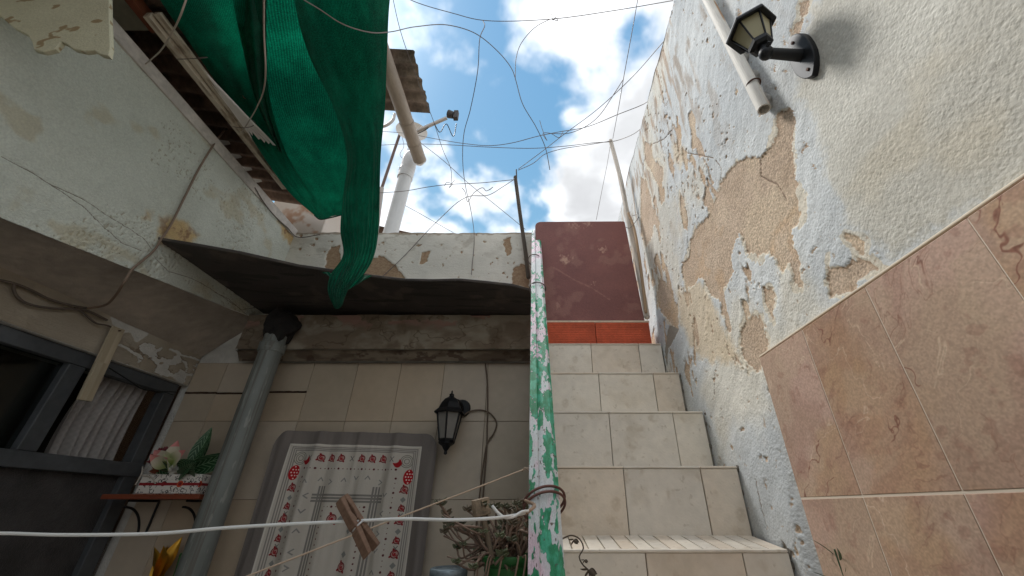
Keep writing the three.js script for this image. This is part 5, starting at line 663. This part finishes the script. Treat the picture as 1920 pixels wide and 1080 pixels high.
{ // cables on the tiled wall
  const c = (u, v) => [u, v, 2.188]; const m = mat({ color: rgb(104, 88, 74), roughness: 0.7 });
  wire('wall_cable', 'straight thin cable running down the tiled wall right of the lantern', 'cable', [c(910, 682), c(914, 720), c(914, 780), c(912, 850), c(908, 900), c(902, 985), c(900, 1060)], 0.0042, m, 'cables on the tiled wall');
  wire('wall_cable', 'looping cable from the lantern to the straight cable', 'cable', [[866, 782, 2.17], [880, 772, 2.185], c(903, 769), c(920, 776), c(931, 793), c(926, 812), c(914, 830), c(908, 860), c(898, 940), c(892, 1000), c(890, 1070)], 0.0042, m, 'cables on the tiled wall');
}
// ------------------------------------------------------------------ washing line, peg, string, ties
{
  const white = mat({ color: rgb(226, 226, 222), roughness: 0.45 }), dl = 0.63, rp = railAt(948);
  const end = P(985, 962, 0.70);
  solo('washing_line', 'white plastic washing line stretched across in front of the curtain', 'washing line', capped([W(-2.0, -0.05, 0.70), P(-120, 1001, 0.66), P(0, 1000, 0.65), P(120, 1003, 0.64), P(300, 1000, dl), P(420, 990, dl), P(560, 982, dl), P(668, 977, dl), P(760, 973, dl), P(850, 975, dl), P(920, 972, 0.64), P(960, 967, 0.67), end], 0.0022, 120, 8), white);
  solo('line_end', 'bent white tail of the washing line sticking up beside the rail', 'washing line', capped([P(924, 950, 0.655), P(934, 962, 0.655), P(946, 970, 0.66), P(962, 969, 0.67), P(978, 960, 0.68), P(990, 958, 0.70)], 0.0022, 30, 8), white);
  const c = railAt(950), dir = W(-0.018, 1.69, 2.19).sub(W(0.022, -0.62, 0.355)).normalize(), ex = D3(1, 0, 0), ey = dir.clone().cross(ex).normalize();
  for (const [k, label] of [[0, 'upper copper wire loop wound round the flaking rail'], [1, 'lower copper wire loop wound round the flaking rail']]) { const pts = []; for (let i = 0; i < 16; i++) { const a = i / 16 * 6.283; pts.push(c.clone().addScaledVector(ex, 0.040 * Math.cos(a)).addScaledVector(ey, 0.033 * Math.sin(a)).addScaledVector(dir, 0.012 * k + 0.010 * Math.cos(a + 0.5))); } solo('rail_tie', label, 'wire', tube(pts, 0.0026, 60, 6, true), mat({ color: rgb(112, 78, 70), roughness: 0.5, metalness: 0.4 }), 'wire loops on the rail'); }
  solo('line_tie', 'twisted brown wire joining the washing line to the rail', 'wire', capped([end, P(995, 956, 0.71), P(1002, 948, 0.74), c.clone().addScaledVector(ex, -0.036).addScaledVector(ey, -0.016)], 0.003, 24, 6), mat({ color: rgb(168, 140, 116), roughness: 0.6 }));
  for (const [v, label] of [[487, 'wire tie round the handrail top where the dark stake is bound'], [541, 'thin wire tie round the white upper part of the handrail']]) { const q = railAt(v), pts = []; for (let i = 0; i < 12; i++) { const a = i / 12 * 6.283; pts.push(q.clone().addScaledVector(ex, 0.037 * Math.cos(a) - (v < 500 ? 0.012 : 0)).addScaledVector(ey, 0.031 * Math.sin(a)).addScaledVector(dir, 0.006 * Math.sin(a * 2))); } solo('rail_tie', label, 'wire', tube(pts, 0.003, 40, 6, true), M.wire); }
  solo('string', 'thin tan string slanting up from below to the handrail', 'string', capped([P(380, 1115, 0.72), P(470, 1078, 0.74), P(560, 1043, 0.76), P(660, 1004, 0.78), P(780, 958, 0.80), P(900, 912, 0.84), P(983, 880, 0.90), P(996, 876, 0.93), railAt(872).add(D3(-0.03, 0, 0.02))], 0.0015, 60, 6), mat({ color: rgb(190, 168, 146), roughness: 0.9 }));
  solo('string_knot', 'small knot of string by the handrail', 'string', capped([P(980, 884, 0.90), P(984, 877, 0.895), P(990, 882, 0.90), P(1000, 892, 0.92)], 0.0015, 16, 5), mat({ color: rgb(190, 168, 146), roughness: 0.9 }));
  // clothes peg
  const a = P(641, 935, 0.632), b = P(697, 1033, 0.622), pegWood = mat({ map: tex(128, (u, v) => mix3([132, 104, 84], [98, 73, 57], fbm(u * 30, v * 4, 4))), roughness: 0.8 }), peg = thing('clothes_peg', 'brown wooden clothes peg clipped diagonally on the white washing line', 'clothes peg'); const ax = b.clone().sub(a).normalize(), view = P(668, 980, 1).sub(camera.position).normalize(), sd = ax.clone().cross(view).normalize();
  const half = (s) => { const sh = new THREE.Shape(), L = a.distanceTo(b); sh.moveTo(0, 0.0005); sh.lineTo(L * 0.30, 0.004); sh.lineTo(L * 0.44, 0.0012); sh.lineTo(L * 0.47, 0.0035); sh.lineTo(L * 0.50, 0.0035); sh.lineTo(L * 0.53, 0.0008); sh.lineTo(L, 0.0075); sh.lineTo(L, 0.0128); sh.lineTo(L * 0.6, 0.0098); sh.lineTo(L * 0.58, 0.0082); sh.lineTo(L * 0.54, 0.0082); sh.lineTo(L * 0.52, 0.0098); sh.lineTo(0.004, 0.0086); sh.lineTo(0, 0.007); sh.closePath(); const g = new THREE.ExtrudeGeometry(sh, { depth: 0.011, bevelEnabled: true, bevelSize: 0.0008, bevelThickness: 0.0008, bevelSegments: 1 }); g.translate(0, 0, -0.0055); if (s < 0) g.rotateX(Math.PI); return uvBox(g, 12); };
  const tw = 0.9, y2 = sd.clone().multiplyScalar(Math.cos(tw)).addScaledVector(view, Math.sin(tw)), mtx = new THREE.Matrix4().makeBasis(ax, y2, ax.clone().cross(y2)); mtx.setPosition(a);
  for (const s of [1, -1]) { const g = half(s); g.applyMatrix4(mtx); part(peg, 'half', g, pegWood); }
  const sp = new THREE.TorusGeometry(0.0085, 0.0016, 6, 20); sp.rotateY(Math.PI / 2); sp.translate(a.distanceTo(b) * 0.55, 0, 0); sp.applyMatrix4(mtx); part(peg, 'spring', sp, mat({ color: rgb(200, 200, 200), roughness: 0.35, metalness: 0.8 }));
}
{ // dry tendril of the succulent that has grown through to the stair side of the rail
  const g = thing('dry_tendril', 'dry curled tendril with shrivelled leaves hanging right of the handrail foot', 'plant'), m = mat({ color: rgb(84, 72, 60), roughness: 0.9 });
  part(g, 'stem', capped([P(1050, 1012, 1.0), P(1072, 1004, 1.02), P(1088, 1012, 1.03), P(1094, 1028, 1.03), P(1086, 1044, 1.03), P(1092, 1058, 1.03), P(1103, 1070, 1.03), P(1108, 1120, 1.04), P(1085, 1200, 1.05)], 0.0016, 40, 5), m);
  for (const [u, v, k] of [[1076, 1012, 0.012], [1104, 1068, 0.018], [1096, 1050, 0.008]]) part(g, 'leaf', mergeGeometries([0, 1.3, 2.6, 3.9].map((a) => place(leafShape(k, k * 0.36, 0.6, 5), P(u, v, 1.03), D3(Math.cos(a), -0.4, Math.sin(a)), a))), m);
}
renderer.render(scene, camera);
